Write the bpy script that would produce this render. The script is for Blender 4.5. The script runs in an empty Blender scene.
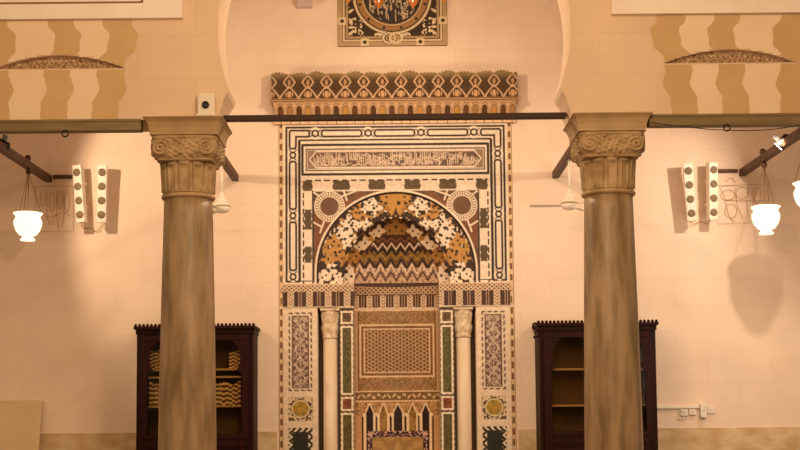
import bpy, bmesh, math, random
import numpy as np
from mathutils import Vector, Matrix
from mathutils.geometry import tessellate_polygon
R = math.radians
PI = math.pi
scn = bpy.context.scene
COL = scn.collection
rnd = random.Random(7)

# ------------------------------------------------------------------ camera
F = 1240.0; TH = R(4.5); ROLL = R(-0.5); D = 12.34; ZC = 1.6
SX, SY = 3.4, 87.4
cam_d = bpy.data.cameras.new('camera'); cam = bpy.data.objects.new('camera', cam_d); COL.objects.link(cam)
MR = Matrix.Rotation(PI/2+TH, 3, 'X') @ Matrix.Rotation(ROLL, 3, 'Z')
cam.matrix_world = Matrix.Translation((0, -D, ZC)) @ MR.to_4x4()
cam_d.sensor_width = 36; cam_d.lens = F*36/800; cam_d.shift_x = SX/800; cam_d.shift_y = SY/800
cam_d.clip_end = 200
scn.camera = cam

def at(px, py, Y):
    """world point on the plane y=Y seen at a pixel of the photograph"""
    d = MR @ Vector(((px-400+SX)/F, (225-py+SY)/F, -1))
    t = (Y+D)/d.y
    return Vector((d.x*t, Y, ZC+d.z*t))
def zof(py, Y=0.0):
    return ZC+(Y+D)*math.tan(TH+math.atan((225+SY-py)/F))
def pyof(z, Y=0.0):
    return 225+SY-F*np.tan(np.arctan2(z-ZC, Y+D)-TH)

# ------------------------------------------------------------------ materials
def lin(c):
    if isinstance(c, str):
        c = tuple(int(c[i:i+2], 16)/255 for i in (0, 2, 4))
    return tuple(((v+0.055)/1.055)**2.4 if v > .04045 else v/12.92 for v in c)
def mat(name, c, rough=.6, c2=None, scale=6, stretch=(1, 1, 1), bump=0, metal=0, detail=4, emit=0, spec=.3, bscale=None):
    m = bpy.data.materials.new(name); m.use_nodes = True
    nt = m.node_tree; b = nt.nodes['Principled BSDF']
    b.inputs['Roughness'].default_value = rough; b.inputs['Metallic'].default_value = metal
    b.inputs['Specular IOR Level'].default_value = spec
    b.inputs['Base Color'].default_value = (*lin(c), 1)
    if emit:
        b.inputs['Emission Color'].default_value = (*lin(c), 1); b.inputs['Emission Strength'].default_value = emit
    tc = nt.nodes.new('ShaderNodeTexCoord'); mp = nt.nodes.new('ShaderNodeMapping')
    nt.links.new(tc.outputs['Object'], mp.inputs[0]); mp.inputs['Scale'].default_value = stretch
    if c2:
        n = nt.nodes.new('ShaderNodeTexNoise'); n.inputs['Scale'].default_value = scale; n.inputs['Detail'].default_value = detail
        nt.links.new(mp.outputs[0], n.inputs[0])
        r = nt.nodes.new('ShaderNodeValToRGB'); r.color_ramp.elements[0].position = .35; r.color_ramp.elements[1].position = .68
        r.color_ramp.elements[0].color = (*lin(c), 1); r.color_ramp.elements[1].color = (*lin(c2), 1)
        nt.links.new(n.outputs[0], r.inputs[0]); nt.links.new(r.outputs[0], b.inputs['Base Color'])
    if bump:
        n = nt.nodes.new('ShaderNodeTexNoise'); n.inputs['Scale'].default_value = bscale or scale*3; n.inputs['Detail'].default_value = 5
        nt.links.new(mp.outputs[0], n.inputs[0])
        bp = nt.nodes.new('ShaderNodeBump'); bp.inputs['Strength'].default_value = bump; bp.inputs['Distance'].default_value = .01
        nt.links.new(n.outputs[0], bp.inputs['Height']); nt.links.new(bp.outputs[0], b.inputs['Normal'])
    return m
def wall_mat(name, c, c2, mortar, bw=.62, rh=.262, off=(0, 0)):
    m = bpy.data.materials.new(name); m.use_nodes = True
    nt = m.node_tree; L = nt.links.new; b = nt.nodes['Principled BSDF']; b.inputs['Roughness'].default_value = .75
    b.inputs['Specular IOR Level'].default_value = .2
    tc = nt.nodes.new('ShaderNodeTexCoord'); sp = nt.nodes.new('ShaderNodeSeparateXYZ'); cb = nt.nodes.new('ShaderNodeCombineXYZ')
    L(tc.outputs['Object'], sp.inputs[0]); L(sp.outputs[0], cb.inputs[0]); L(sp.outputs[2], cb.inputs[1])
    mp = nt.nodes.new('ShaderNodeMapping'); mp.inputs['Location'].default_value = (off[0], off[1], 0); L(cb.outputs[0], mp.inputs[0])
    br = nt.nodes.new('ShaderNodeTexBrick'); L(mp.outputs[0], br.inputs[0])
    br.inputs['Scale'].default_value = 1; br.inputs['Brick Width'].default_value = bw; br.inputs['Row Height'].default_value = rh
    br.inputs['Mortar Size'].default_value = .004; br.inputs['Mortar Smooth'].default_value = .6
    br.inputs['Color1'].default_value = (*lin(c), 1); br.inputs['Color2'].default_value = (*lin(c2), 1); br.inputs['Mortar'].default_value = (*lin(mortar), 1)
    n = nt.nodes.new('ShaderNodeTexNoise'); n.inputs['Scale'].default_value = 1.6; n.inputs['Detail'].default_value = 6; L(tc.outputs['Object'], n.inputs[0])
    r = nt.nodes.new('ShaderNodeMapRange'); r.inputs[1].default_value = .3; r.inputs[2].default_value = .7; r.inputs[3].default_value = .92; r.inputs[4].default_value = 1.04
    L(n.outputs[0], r.inputs[0])
    mx = nt.nodes.new('ShaderNodeVectorMath'); mx.operation = 'SCALE'; L(br.outputs[0], mx.inputs[0]); L(r.outputs[0], mx.inputs['Scale']); L(mx.outputs[0], b.inputs['Base Color'])
    n2 = nt.nodes.new('ShaderNodeTexNoise'); n2.inputs['Scale'].default_value = 25; n2.inputs['Detail'].default_value = 5; L(tc.outputs['Object'], n2.inputs[0])
    bp = nt.nodes.new('ShaderNodeBump'); bp.inputs['Strength'].default_value = .12; bp.inputs['Distance'].default_value = .01
    ad = nt.nodes.new('ShaderNodeMath'); ad.operation = 'SUBTRACT'; L(n2.outputs[0], ad.inputs[0]); L(br.outputs[1], ad.inputs[1])
    L(ad.outputs[0], bp.inputs['Height']); L(bp.outputs[0], b.inputs['Normal'])
    return m
def attr_mat(name, rough=.55, bump=.15):
    m = bpy.data.materials.new(name); m.use_nodes = True
    nt = m.node_tree; L = nt.links.new; b = nt.nodes['Principled BSDF']; b.inputs['Roughness'].default_value = rough
    b.inputs['Specular IOR Level'].default_value = .25
    a = nt.nodes.new('ShaderNodeAttribute'); a.attribute_name = 'Col'
    tc = nt.nodes.new('ShaderNodeTexCoord'); n = nt.nodes.new('ShaderNodeTexNoise'); n.inputs['Scale'].default_value = 35; L(tc.outputs['Object'], n.inputs[0])
    r = nt.nodes.new('ShaderNodeMapRange'); r.inputs[1].default_value = .3; r.inputs[2].default_value = .7; r.inputs[3].default_value = .86; r.inputs[4].default_value = 1.08
    L(n.outputs[0], r.inputs[0])
    mx = nt.nodes.new('ShaderNodeVectorMath'); mx.operation = 'SCALE'; L(a.outputs[0], mx.inputs[0]); L(r.outputs[0], mx.inputs['Scale']); L(mx.outputs[0], b.inputs['Base Color'])
    return m
M = {}
M['wall'] = wall_mat('limestone_plaster', 'ebd2bb', 'e9cfb7', 'e3c8ad')
M['arcade'] = wall_mat('arcade_plaster', 'e2c6a8', 'dfc2a3', 'd9bb9b', .9, .33, (.2, .1))
M['dado'] = mat('weathered_dado', 'bf9d6e', .85, 'd8bf98', 5, (1, 1, 1.6), .5, bscale=14, detail=8)
M['ochre'] = mat('ochre_stone', 'c8a475', .75, 'd0ae80', 3, bump=.15)
M['pale'] = mat('pale_stone', 'ecd2b4', .75, 'e8ccab', 3, bump=.15)
M['white'] = mat('white_plaster', 'f4e6da', .6, 'eddccb', 3, bump=.1)
M['brownline'] = mat('brown_paint', '8a5a3a', .6)
M['column'] = mat('veined_marble', 'b09370', .42, '7c6442', 3.6, (3.6, 3.6, .6), .12, detail=9, spec=.5)
M['capital'] = mat('carved_stone', 'c0a27a', .6, '9c8058', 9, bump=.35, bscale=60)
M['abacus'] = mat('abacus_stone', 'b89a70', .55, 'a2865e', 5, bump=.1)
M['beam_olive'] = mat('olive_painted_timber', '86714e', .55, '786443', 4, (1, 6, 6), .1)
M['beam'] = mat('dark_timber', '5c3a22', .55, '452a17', 6, (4, 1, 4), .2)
M['tie'] = mat('blackened_iron', '3a2415', .6)
M['wood'] = mat('mahogany', '2e0d07', .55, '1e0804', 7, (5, 5, .8), .12, spec=.12)
M['wood_in'] = mat('cabinet_interior', '6a4e2c', .7, '583f22', 5)
M['shelf'] = mat('shelf_wood', 'a3845a', .6)
M['marble'] = mat('cream_marble', 'dfcab0', .4, 'd2bb9d', 5, (1, 1, .5), .05)
M['plastic'] = mat('white_plastic', 'e4d7c4', .4)
M['fanmat'] = mat('cream_enamel', 'efe4d2', .35)
M['fanrim'] = mat('tan_enamel', 'a88f66', .4)
M['dark'] = mat('dark_plastic', '1c1714', .4)
M['grille'] = mat('speaker_grille', '6b5840', .7, '8a765a', 90)
M['wire'] = mat('brown_wire', 'b48a60', .6)
M['chain'] = mat('brass_chain', '7c5a34', .4, metal=.3)
M['lampglass'] = mat('lit_opal_glass', 'ffe9c8', .3, emit=1.5)
M['led'] = mat('lit_led', 'f3eaff', .3, emit=14)
M['amber'] = mat('amber_glass', '8e4a18', .25, 'b06a28', 8, emit=.06, spec=.6)
M['brass'] = mat('aged_brass', '8a6430', .35, metal=.8)
M['greybox'] = mat('mauve_grey_box', 'c4b0a4', .5)
M['board'] = mat('raw_board', 'd6ba92', .7, 'd0b28a', 3)
M['carpet'] = mat('red_carpet', '7a3a28', .95, '5c2a20', 12)
M['ceil'] = mat('ceiling_plaster', 'e6d3ba', .8, 'ddc8ab', 2)
M['lace'] = mat('pierced_plaster', 'e0c09a', .8, '6b4a2c', 42, bump=.8, bscale=50)
M['hollow'] = mat('dark_reveal', '7a5432', .8)
M['inlay'] = attr_mat('coloured_inlay')
def glass():
    m = bpy.data.materials.new('door_glass'); m.use_nodes = True; nt = m.node_tree; nt.nodes.clear(); L = nt.links.new
    o = nt.nodes.new('ShaderNodeOutputMaterial'); t = nt.nodes.new('ShaderNodeBsdfTransparent'); g = nt.nodes.new('ShaderNodeBsdfGlossy')
    t.inputs[0].default_value = (.90, .84, .72, 1); g.inputs['Roughness'].default_value = .08
    x = nt.nodes.new('ShaderNodeMixShader'); x.inputs[0].default_value = .004; L(t.outputs[0], x.inputs[1]); L(g.outputs[0], x.inputs[2]); L(x.outputs[0], o.inputs[0])
    return m
M['glass'] = glass()

# ------------------------------------------------------------------ mesh builder
class MB:
    def __init__(s): s.v = []; s.f = []; s.m = []; s.sm = []
    def add(s, vs, fs, mi=0, smooth=False):
        o = len(s.v); s.v += [tuple(v) for v in vs]
        for f in fs: s.f.append(tuple(i+o for i in f)); s.m.append(mi); s.sm.append(smooth)
        return s
    def box(s, x0, x1, y0, y1, z0, z1, mi=0, bev=0):
        if bev:
            bm = bmesh.new(); bmesh.ops.create_cube(bm, size=1)
            for v in bm.verts: v.co = Vector(((x0+x1)/2+v.co.x*(x1-x0), (y0+y1)/2+v.co.y*(y1-y0), (z0+z1)/2+v.co.z*(z1-z0)))
            bmesh.ops.bevel(bm, geom=bm.edges[:], offset=bev, segments=2, affect='EDGES', profile=.7)
            bm.verts.index_update()
            s.add([v.co.copy() for v in bm.verts], [[v.index for v in f.verts] for f in bm.faces], mi); bm.free(); return s
        return s.add([(x, y, z) for z in (z0, z1) for y in (y0, y1) for x in (x0, x1)],
                     [(0, 2, 3, 1), (4, 5, 7, 6), (0, 1, 5, 4), (2, 6, 7, 3), (0, 4, 6, 2), (1, 3, 7, 5)], mi)
    def lathe(s, prof, c=(0, 0, 0), n=32, mi=0, disp=None, caps=True, axis='Z'):
        vs = []; k = len(prof)
        for r, z in prof:
            for i in range(n):
                a = 2*PI*i/n; rr = r+(disp(a, z) if disp else 0)
                p = (rr*math.cos(a), rr*math.sin(a), z)
                if axis == 'Y': p = (p[0], p[2], p[1])
                if axis == 'X': p = (p[2], p[0], p[1])
                vs.append((c[0]+p[0], c[1]+p[1], c[2]+p[2]))
        fs = [(j*n+i, j*n+(i+1) % n, (j+1)*n+(i+1) % n, (j+1)*n+i) for j in range(k-1) for i in range(n)]
        s.add(vs, fs, mi, True)
        if caps: 
            o = len(s.v)-len(vs)
            s.f.append(tuple(o+i for i in range(n))[::-1]); s.m.append(mi); s.sm.append(False)
            s.f.append(tuple(o+(k-1)*n+i for i in range(n))); s.m.append(mi); s.sm.append(False)
        return s
    def tube(s, path, r, n=8, mi=0, closed=False):
        P = [Vector(p) for p in path]; k = len(P); vs = []
        up = Vector((0, 0, 1)); 
        for i, p in enumerate(P):
            a = P[(i-1) % k] if closed or i > 0 else p; b = P[(i+1) % k] if closed or i < k-1 else p
            t = (b-a).normalized(); u = t.cross(up)
            if u.length < 1e-3: u = t.cross(Vector((0, 1, 0)))
            if i and u.dot(pu) < 0: u = -u
            u.normalize(); pu = u; w = t.cross(u).normalized()
            rr = r[i] if isinstance(r, (list, tuple)) else r
            for j in range(n):
                q = 2*PI*j/n; vs.append(p+u*math.cos(q)*rr+w*math.sin(q)*rr)
        m_ = k if closed else k-1
        fs = [(i*n+j, i*n+(j+1) % n, ((i+1) % k)*n+(j+1) % n, ((i+1) % k)*n+j) for i in range(m_) for j in range(n)]
        if not closed: fs += [tuple(range(n))[::-1], tuple((k-1)*n+j for j in range(n))]
        return s.add(vs, fs, mi, True)
    def prism(s, outer, y0, y1, holes=(), mi=0):
        """polygon in (x,z), with holes, extruded from y0 (front) to y1"""
        loops = [[Vector((a, b, 0)) for a, b in l] for l in [outer, *holes]]
        tris = tessellate_polygon(loops); flat = [p for l in loops for p in l]; n = len(flat)
        s.add([(p.x, y0, p.y) for p in flat]+[(p.x, y1, p.y) for p in flat], [tuple(t) for t in tris]+[tuple(i+n for i in t)[::-1] for t in tris], mi)
        o = len(s.v)-2*n; b = 0
        for l in loops:
            k = len(l)
            for i in range(k):
                s.f.append((o+b+i, o+b+(i+1) % k, o+n+b+(i+1) % k, o+n+b+i)); s.m.append(mi); s.sm.append(False)
            b += k
        return s
    def loft(s, rings, mi=0, caps=True, smooth=True):
        n = len(rings[0]); vs = [p for r in rings for p in r]
        fs = [(j*n+i, j*n+(i+1) % n, (j+1)*n+(i+1) % n, (j+1)*n+i) for j in range(len(rings)-1) for i in range(n)]
        if caps: fs += [tuple(range(n))[::-1], tuple((len(rings)-1)*n+i for i in range(n))]
        return s.add(vs, fs, mi, smooth)
    def build(s, name, mats, parent=None, fix=True):
        me = bpy.data.meshes.new(name); me.from_pydata(s.v, [], s.f)
        if not isinstance(mats, (list, tuple)): mats = [mats]
        for m in mats: me.materials.append(M[m] if isinstance(m, str) else m)
        me.polygons.foreach_set('material_index', s.m); me.polygons.foreach_set('use_smooth', s.sm)
        if fix:
            bm = bmesh.new(); bm.from_mesh(me); bmesh.ops.recalc_face_normals(bm, faces=bm.faces[:]); bm.to_mesh(me); bm.free()
        me.update()
        o = bpy.data.objects.new(name, me); COL.objects.link(o)
        if parent: o.parent = parent
        return o
def tag(o, label=None, cat=None, group=None, kind=None):
    if label: o['label'] = label
    if cat: o['category'] = cat
    if group: o['group'] = group
    if kind: o['kind'] = kind
    return o
def thing(name, loc, label, cat, group=None, rz=0):
    o = bpy.data.objects.new(name, None); COL.objects.link(o); o.location = loc; o.rotation_euler.z = rz; o.empty_display_size = .1
    return tag(o, label, cat, group)
def copy_tree(o, parent=None, loc=None, label=None):
    c = o.copy(); COL.objects.link(c); c.parent = parent
    for ch in list(o.children): copy_tree(ch, c)
    if loc is not None: c.location = loc
    if label: c['label'] = label
    return c
def struct(o, label, cat=None): return tag(o, label, cat, kind='structure')
def circ(cx, cz, r, n=40, a0=0, a1=2*PI, end=False):
    return [(cx+r*math.cos(a0+(a1-a0)*i/n), cz+r*math.sin(a0+(a1-a0)*i/n)) for i in range(n+(1 if end else 0))]

# ================================================================== SETTING
MW = 1.175                     # half width of the opening the mihrab fills
ztop = zof(121.5)
# back wall with the opening for the mihrab
wb = MB(); wb.prism([(-6, 0), (-MW, 0), (-MW, ztop), (MW, ztop), (MW, 0), (6, 0), (6, 7), (-6, 7)], 0, .9)
wb.box(-MW, MW, .8, .9, 0, ztop)
struct(wb.build('wall_back', 'wall'), 'cream limestone block wall behind the arcade')
zd = zof(430.5)
d = MB(); d.box(-6, -MW-.02, -.014, .02, 0, zd); d.box(MW+.02, 6, -.014, .02, 0, zd)
struct(d.build('baseboard_back', 'dado'), 'weathered darker stone dado along the foot of the wall')
struct(MB().box(-6, 6, -13.5, .9, -.1, 0).build('floor', 'carpet'), 'red carpeted floor of the prayer hall')
struct(MB().box(-6, 6, -4.5, .9, 7, 7.1).build('ceiling', 'ceil'), 'plain ceiling over the aisle')

# arcade wall in the column plane
YF, YB = -2.86, -2.44          # faces of the arcade wall
zb = 3.865
arch = [(1.292, 4.10)]+[(p[0], p[1]) for p in circ(0, 4.58, 1.378, 36, math.asin(-.48/1.378), PI/2, True)][1:]
half = [(1.375, zb), (1.37, 3.90), (1.335, 3.985), (1.345, 3.997), (1.302, 4.065)]+arch
outer = [(6, zb)]+[(6, 7), (-6, 7), (-6, zb)]+[(-a, b) for a, b in half]+[(a, b) for a, b in half[::-1]][1:]
def slit(cx):
    hw, rise, zz = .515, .105, zslit
    r = (hw*hw+rise*rise)/(2*rise); a = math.asin(hw/r)
    return [(cx+r*math.sin(-a+2*a*i/30), zz+r*math.cos(-a+2*a*i/30)-r+rise) for i in range(31)]
pL, pR = at(63.5, 68, YF), at(734, 63.5, YF)
zslit = (pL.z+pR.z)/2
cxs = (pR.x-pL.x)/2
aw = MB(); aw.prism(outer, YF, YB, [slit(-cxs), slit(cxs)])
# the relieving slits are filled with pierced plaster set back in the opening
arc_wall = struct(aw.build('wall_arcade', 'arcade'), 'plastered arcade wall carried by the columns, with a horseshoe arch in the middle')
for sx in (-1, 1):
    fl = MB(); fl.prism([(a, b+.002) for a, b in slit(sx*cxs)][::1], YF+.05, YF+.2)
    k = 0
    for row in range(2):
        for i in range(26):
            xx = sx*cxs-.48+i*.0385+row*.019; zz = zslit+.018+row*.034
            top = slit(sx*cxs); h = min(b for a, b in sorted(top, key=lambda q: abs(q[0]-xx))[:1])
            if zz+.016 < h:
                fl.lathe([(.0145, 0), (.016, .012), (.010, .014), (.008, .006)], (xx, YF+.038, zz), 8, 1, axis='Y', caps=False)
    struct(fl.build('trim_1' if sx < 0 else 'trim_2', ['lace', 'pale']), 'lacy plaster filling of the shallow slit arch over the %s bay' % ('left' if sx < 0 else 'right'))
# joggled stones of the flat lintel: one inlaid surface per bay
def wavy(t, k):        # joggle profile
    a = math.sin(t*2*PI*2.15+.5)
    return .036*math.copysign(abs(a)**.55, a)+.012*math.sin(t*2*PI*5.3+1)+.035*math.sin(t*2*PI*.9)
def joggle(edges, sx, name, word):
    mb = MB(); z0, z1 = zb+.005, zof(19.5, YF)-.005
    z1 = zlint
    n = 46
    top = slit(sx*cxs)
    def line(e):
        pts = []
        for i in range(n+1):
            t = i/n; c = e[0]+(e[1]-e[0])*t
            pts.append((sx*(c+wavy(t, 0)*.72), z0+(z1-z0)*t))
        return pts
    for (a, b, mi) in edges:
        A, B = line(a), line(b)
        for i in range(n):
            zc = (A[i][1]+A[i+1][1])/2
            # keep clear of the slit opening
            segs = [(A[i], B[i], B[i+1], A[i+1])]
            m_ = 14
            for j in range(m_):
                def lerp(p, q, t): return (p[0]+(q[0]-p[0])*t, p[1]+(q[1]-p[1])*t)
                q = [lerp(A[i], B[i], j/m_), lerp(A[i], B[i], (j+1)/m_), lerp(A[i+1], B[i+1], (j+1)/m_), lerp(A[i+1], B[i+1], j/m_)]
                cx = sum(p[0] for p in q)/4; cz = sum(p[1] for p in q)/4
                dx = cx-sx*cxs
                hw, rise = .515, .105; r = (hw*hw+rise*rise)/(2*rise)
                if abs(dx) < hw and zslit-.004 < cz < zslit+math.sqrt(r*r-dx*dx)-r+rise+.004: continue
                mb.add([(p[0], YF-.004, p[1]) for p in q], [(0, 1, 2, 3)], mi)
    return struct(mb.build(name, ['ochre', 'pale']), 'wavy joggled ochre and pale lintel stones over the %s bay' % word)
zlint = (at(90, 20, YF).z+at(710, 16, YF).z)/2
def X(px, s):  # |x| on the arcade face for a pixel of the left (or mirrored right) half
    return abs(at(px, 70, YF).x)
E = [((X(-60, 0), X(-70, 0))), (X(15, 0), X(8, 0)), (X(45, 0), X(49, 0)), (X(72, 0), X(75, 0)), (X(96, 0), X(104, 0)), (X(122, 0), X(133, 0))]
E = [(E[i], E[i+1], i % 2) for i in range(5)]
joggle(E, -1, 'trim_3', 'left'); joggle(E, 1, 'trim_4', 'right')
# white window frames above the lintels
for sx, pxs, pye, nm in ((-1, 183, 19, 'window_1'), (1, 611, 15.3, 'window_2')):
    p = at(pxs, pye, YF); xi = abs(p.x); z0 = p.z
    w = MB(); xo = 3.6; zt = 6.2; b = .118
    hole1 = [(sx*(xi+.305), z0+b), (sx*(xo-b), z0+b), (sx*(xo-b), zt-b), (sx*(xi+.305), zt-b)]
    hole2 = [(sx*(xi+.085), z0+b+.03), (sx*(xi+.21), z0+b+.03), (sx*(xi+.21), zt-b), (sx*(xi+.085), zt-b)]
    w.prism([(sx*xi, z0), (sx*xo, z0), (sx*xo, zt), (sx*xi, zt)], YF-.035, YF+.02, [hole1, hole2])
    o = struct(w.build(nm, 'white'), 'white plaster window surround on the arcade wall above the %s bay' % ('left' if sx < 0 else 'right'))
    g = MB()
    for h, q in ((hole1, .018), (hole2, .012)):
        xs = sorted(a for a, _ in h); x0, x1 = xs[0], xs[-1]; za, zz = h[0][1], h[2][1]
        g.prism([(x0, za), (x1, za), (x1, zz), (x0, zz)], YF-.028, YF, [[(x0+q, za+q), (x1-q, za+q), (x1-q, zz-q), (x0+q, zz-q)]])
    g.build('moulding', 'brownline', o)
    g = MB()
    for h in (hole1, hole2):
        xs = sorted(a for a, _ in h); x0, x1 = xs[0], xs[-1]; za, zz = h[0][1], h[2][1]
        g.box(x0+.02, x1-.02, YF-.012, YF, za+.02, zz-.02)
    g.build('panel', 'white', o)

# ================================================================== MIHRAB
P_ = thing('mihrab', (0, 0, 0), 'tall marble prayer niche with black knotwork frame and inlaid arch, between the columns', 'prayer niche')
RES = 2.1
xmax = 117.0; y0d, y1d = 121.0, 455.0
nx = int(2*xmax*RES)+1; nz = int((y1d-y0d)*RES)+1
gx = np.linspace(-xmax, xmax, nx); gy = np.linspace(y0d, y1d, nz)
X0, Y0 = np.meshgrid(gx, gy)
A0 = np.abs(X0)
YS = 283.0                        # springing line row
def sst(a, b, x): 
    t = np.clip((x-a)/(b-a), 0, 1); return t*t*(3-2*t)
Rr = np.hypot(X0, Y0-271.5)
inA = (Y0 < YS)
# --- depth (metres behind the wall face)
H = np.zeros_like(X0)-.012
hood = inA & (Rr < 79)
hood |= (Y0 >= 268) & inA & (A0 < 79)
ring_t = np.clip((80-Rr)/26, 0, 1)
H = np.where(hood, .015+.05*ring_t, H)
ca = inA & (Rr < 54)
ca |= (Y0 > 271) & inA & (A0 < 54)
el = np.clip(1-(A0/53)**2-((np.clip(YS-Y0, 0, 99))/66.5)**2, 0, 1)
H = np.where(ca, .10+.30*np.sqrt(el), H)
fr = (Y0 >= YS) & (Y0 < 307)
H = np.where(fr, -.022, H)
H = np.where(fr & (A0 < 58), .03, H)
nel = np.sqrt(np.clip(1-(A0/43)**2, 0, 1))
H = np.where((Y0 >= YS) & (A0 < 42.5), .10+.30*nel, H)
low = Y0 >= 307
H = np.where(low & (A0 >= 60) & (A0 < 79), .34, H)
H = np.where(low & (A0 >= 57.5) & (A0 < 60), .12, H)
H = np.where(low & (A0 >= 42.5) & (A0 < 57.5), .04, H)
cond_edge = A0 > 113.2
H = np.where(cond_edge | (Y0 < 123.8), -.006, H)
# --- pattern coordinates: where the surface point shows from the middle of the hall
k_ = D/(D+np.maximum(H, 0))
PX = X0*k_; PY = 410-(410-Y0)*k_
PA = np.abs(PX)
def C(h): return np.array(lin(h))
WHT, BLK = C('e7d1ba'), C('2c1f16')
OLV, RED, OCH, BRN = C('57462f'), C('74492f'), C('ba8846'), C('3c2819')
img = np.zeros(X0.shape+(3,)); img[:] = WHT
def put(mask, c, a=1.0):
    m = (np.clip(mask, 0, 1)*a)[..., None]; img[:] = img*(1-m)+np.asarray(c)*m
def soft(dist, w=.45):   # 1 inside (dist<0)
    return 1-sst(-w, w, dist)
def sdbox(x, y, x0, x1, y0, y1, r=0):
    cx, cy = (x0+x1)/2, (y0+y1)/2; hx, hy = (x1-x0)/2-r, (y1-y0)/2-r
    qx, qy = np.abs(x-cx)-hx, np.abs(y-cy)-hy
    return np.hypot(np.maximum(qx, 0), np.maximum(qy, 0))+np.minimum(np.maximum(qx, qy), 0)-r
def rect(x0, x1, y0, y1, c, r=0, x=None, a=1, w=.45): put(soft(sdbox(PA if x is None else x, PY, x0, x1, y0, y1, r), w), c, a)
def outl(x0, x1, y0, y1, c, t=.6, r=0, x=None): put(soft(np.abs(sdbox(PA if x is None else x, PY, x0, x1, y0, y1, r))-t), c)
rs = np.random.RandomState(3)
def vnoise(sx, sy, seed=0, x=None, y=None, sym=True):
    x = PA if sym else PX; y = PY
    rr = np.random.RandomState(seed); G = rr.rand(256, 256)
    u, v = x/sx+100, y/sy+10; i, j = np.floor(u).astype(int), np.floor(v).astype(int); fu, fv = sst(0, 1, u-i), sst(0, 1, v-j)
    g = lambda a, b: G[b % 256, a % 256]
    return (g(i, j)*(1-fu)+g(i+1, j)*fu)*(1-fv)+(g(i, j+1)*(1-fu)+g(i+1, j+1)*fu)*fv
# outer dashed strip
put((PA > 112.8)*1.0, C('d9b88e'))
put((PA > 114)*(PA < 116.3)*(np.mod(PY, 11) < 6.5)*1.0, C('75522f'))
put((PY < 124.3)*1.0, C('d9b58a')); put((PY < 123.8)*(vnoise(1.3, 1.3, 5) > .5)*1.0, C('8a6236'))
# knotwork band (half width 109.5 .. 97)
UP = PY < YS
for (a, t) in ((109.6, 1.0), (96.2, .9)):
    put(soft(np.abs(sdbox(PX, PY, -a, a, 127+(109.6-a)*.95, 281))-t)*UP*(PY < 280.8), BLK)
put(soft(np.abs(sdbox(PA, PY, 97, 109.6, 60, 281))-.95)*(PY > 140)*UP, BLK)
cir_top = [-80.5, -27.2, 26.2, 79.5]; cir_side = [154.5, 215, 276]
def cart(x0, x1, y0, y1, horiz):
    put(soft(np.abs(sdbox(PX, PY, x0, x1, y0, y1, 2.2))-1.0), BLK)
for i, cx in enumerate(cir_top):
    put(soft(np.hypot(PX-cx, PY-133)-6.2), WHT)
    put(soft(np.abs(np.hypot(PX-cx, PY-133)-3.0)-.9), BLK)
    put(soft(np.abs(np.abs(np.hypot(np.abs(PX-cx)-6.6, PY-133)-3.6))-.55)*(np.abs(PX-cx) < 6), BLK)
for a, b in ((-74, -33.8), (-20.6, 19.6), (32.8, 73)): cart(a, b, 130, 136.2, True)
for s in (-1, 1):
    # L shaped cartouche at the corners
    e = np.minimum(sdbox(PX*s, PY, 86.5, 106.4, 130, 136.2, 2), sdbox(PX*s, PY, 100, 106.4, 130, 148, 2))
    put(soft(np.abs(e)-1.0), BLK)
    for cy in cir_side:
        put(soft(np.hypot(PX*s-103.2, PY-cy)-5.6), WHT)
        put(soft(np.abs(np.hypot(PX*s-103.2, PY-cy)-2.7)-.9), BLK)
        put(soft(np.abs(np.abs(np.hypot(PX*s-103.2, np.abs(PY-cy)-6.4)-3.5))-.55)*(np.abs(PY-cy) < 6), BLK)
    for a, b in ((161, 208.5), (221.5, 269.5)): cart(s*103.2-3.2, s*103.2+3.2, a, b, False)
# inscription panel
outl(-93.5, 93.5, 144.6, 174, BLK, 1.25, x=PX)
outl(-89.7, 89.7, 148.8, 170, BLK, .6, x=PX)
rect(-88.5, 88.5, 150, 168.6, C('8d7460'), x=PX)
hexd = np.maximum(np.abs(PY-159.2)-8.2, PA+np.abs(PY-159.2)*.85-86.5)
put(soft(np.abs(hexd)-.7), WHT)
panel_in = soft(hexd+1.6)
put(panel_in, C('624a3a'))
def seg(ax, ay, bx, by, w):
    dx, dy = bx-ax, by-ay; t = np.clip(((PX-ax)*dx+(PY-ay)*dy)/(dx*dx+dy*dy+1e-9), 0, 1)
    return soft(np.hypot(PX-ax-t*dx, PY-ay-t*dy)-w, .35)
jr = random.Random(5); acc = np.zeros_like(X0)
reg = (PY > 148) & (PY < 171) & (PA < 92)
iy = np.where(reg.any(1))[0]; sl = slice(iy[0], iy[-1]+1)
PXs, PYs = PX, PY
PX, PY = PXs[sl], PYs[sl]; ac = np.zeros_like(PX)
x = -82
while x < 82:
    h = jr.uniform(5, 13); b = jr.choice([166, 164, 160])
    ac = np.maximum(ac, seg(x, b, x+jr.uniform(-.6, .6), max(b-h, 152.3), .42))
    if jr.random() < .75:
        r = jr.uniform(1.8, 3.8); cx, cy = x+jr.uniform(0, 2), jr.uniform(155, 164); a0 = jr.uniform(0, 6)
        dd = np.hypot(PX-cx, (PY-cy)*1.3); an = np.mod(np.arctan2(PY-cy, PX-cx)-a0, 2*PI)
        ac = np.maximum(ac, soft(np.abs(dd-r)-.4, .35)*(an < 4.2))
    if jr.random() < .5: ac = np.maximum(ac, seg(x, jr.uniform(163, 167), x+jr.uniform(3, 6), jr.uniform(161, 167), .4))
    x += jr.uniform(1.4, 2.5)
PX, PY = PXs, PYs; acc[sl] = ac
put(acc*panel_in, C('d6bca2'))
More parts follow.
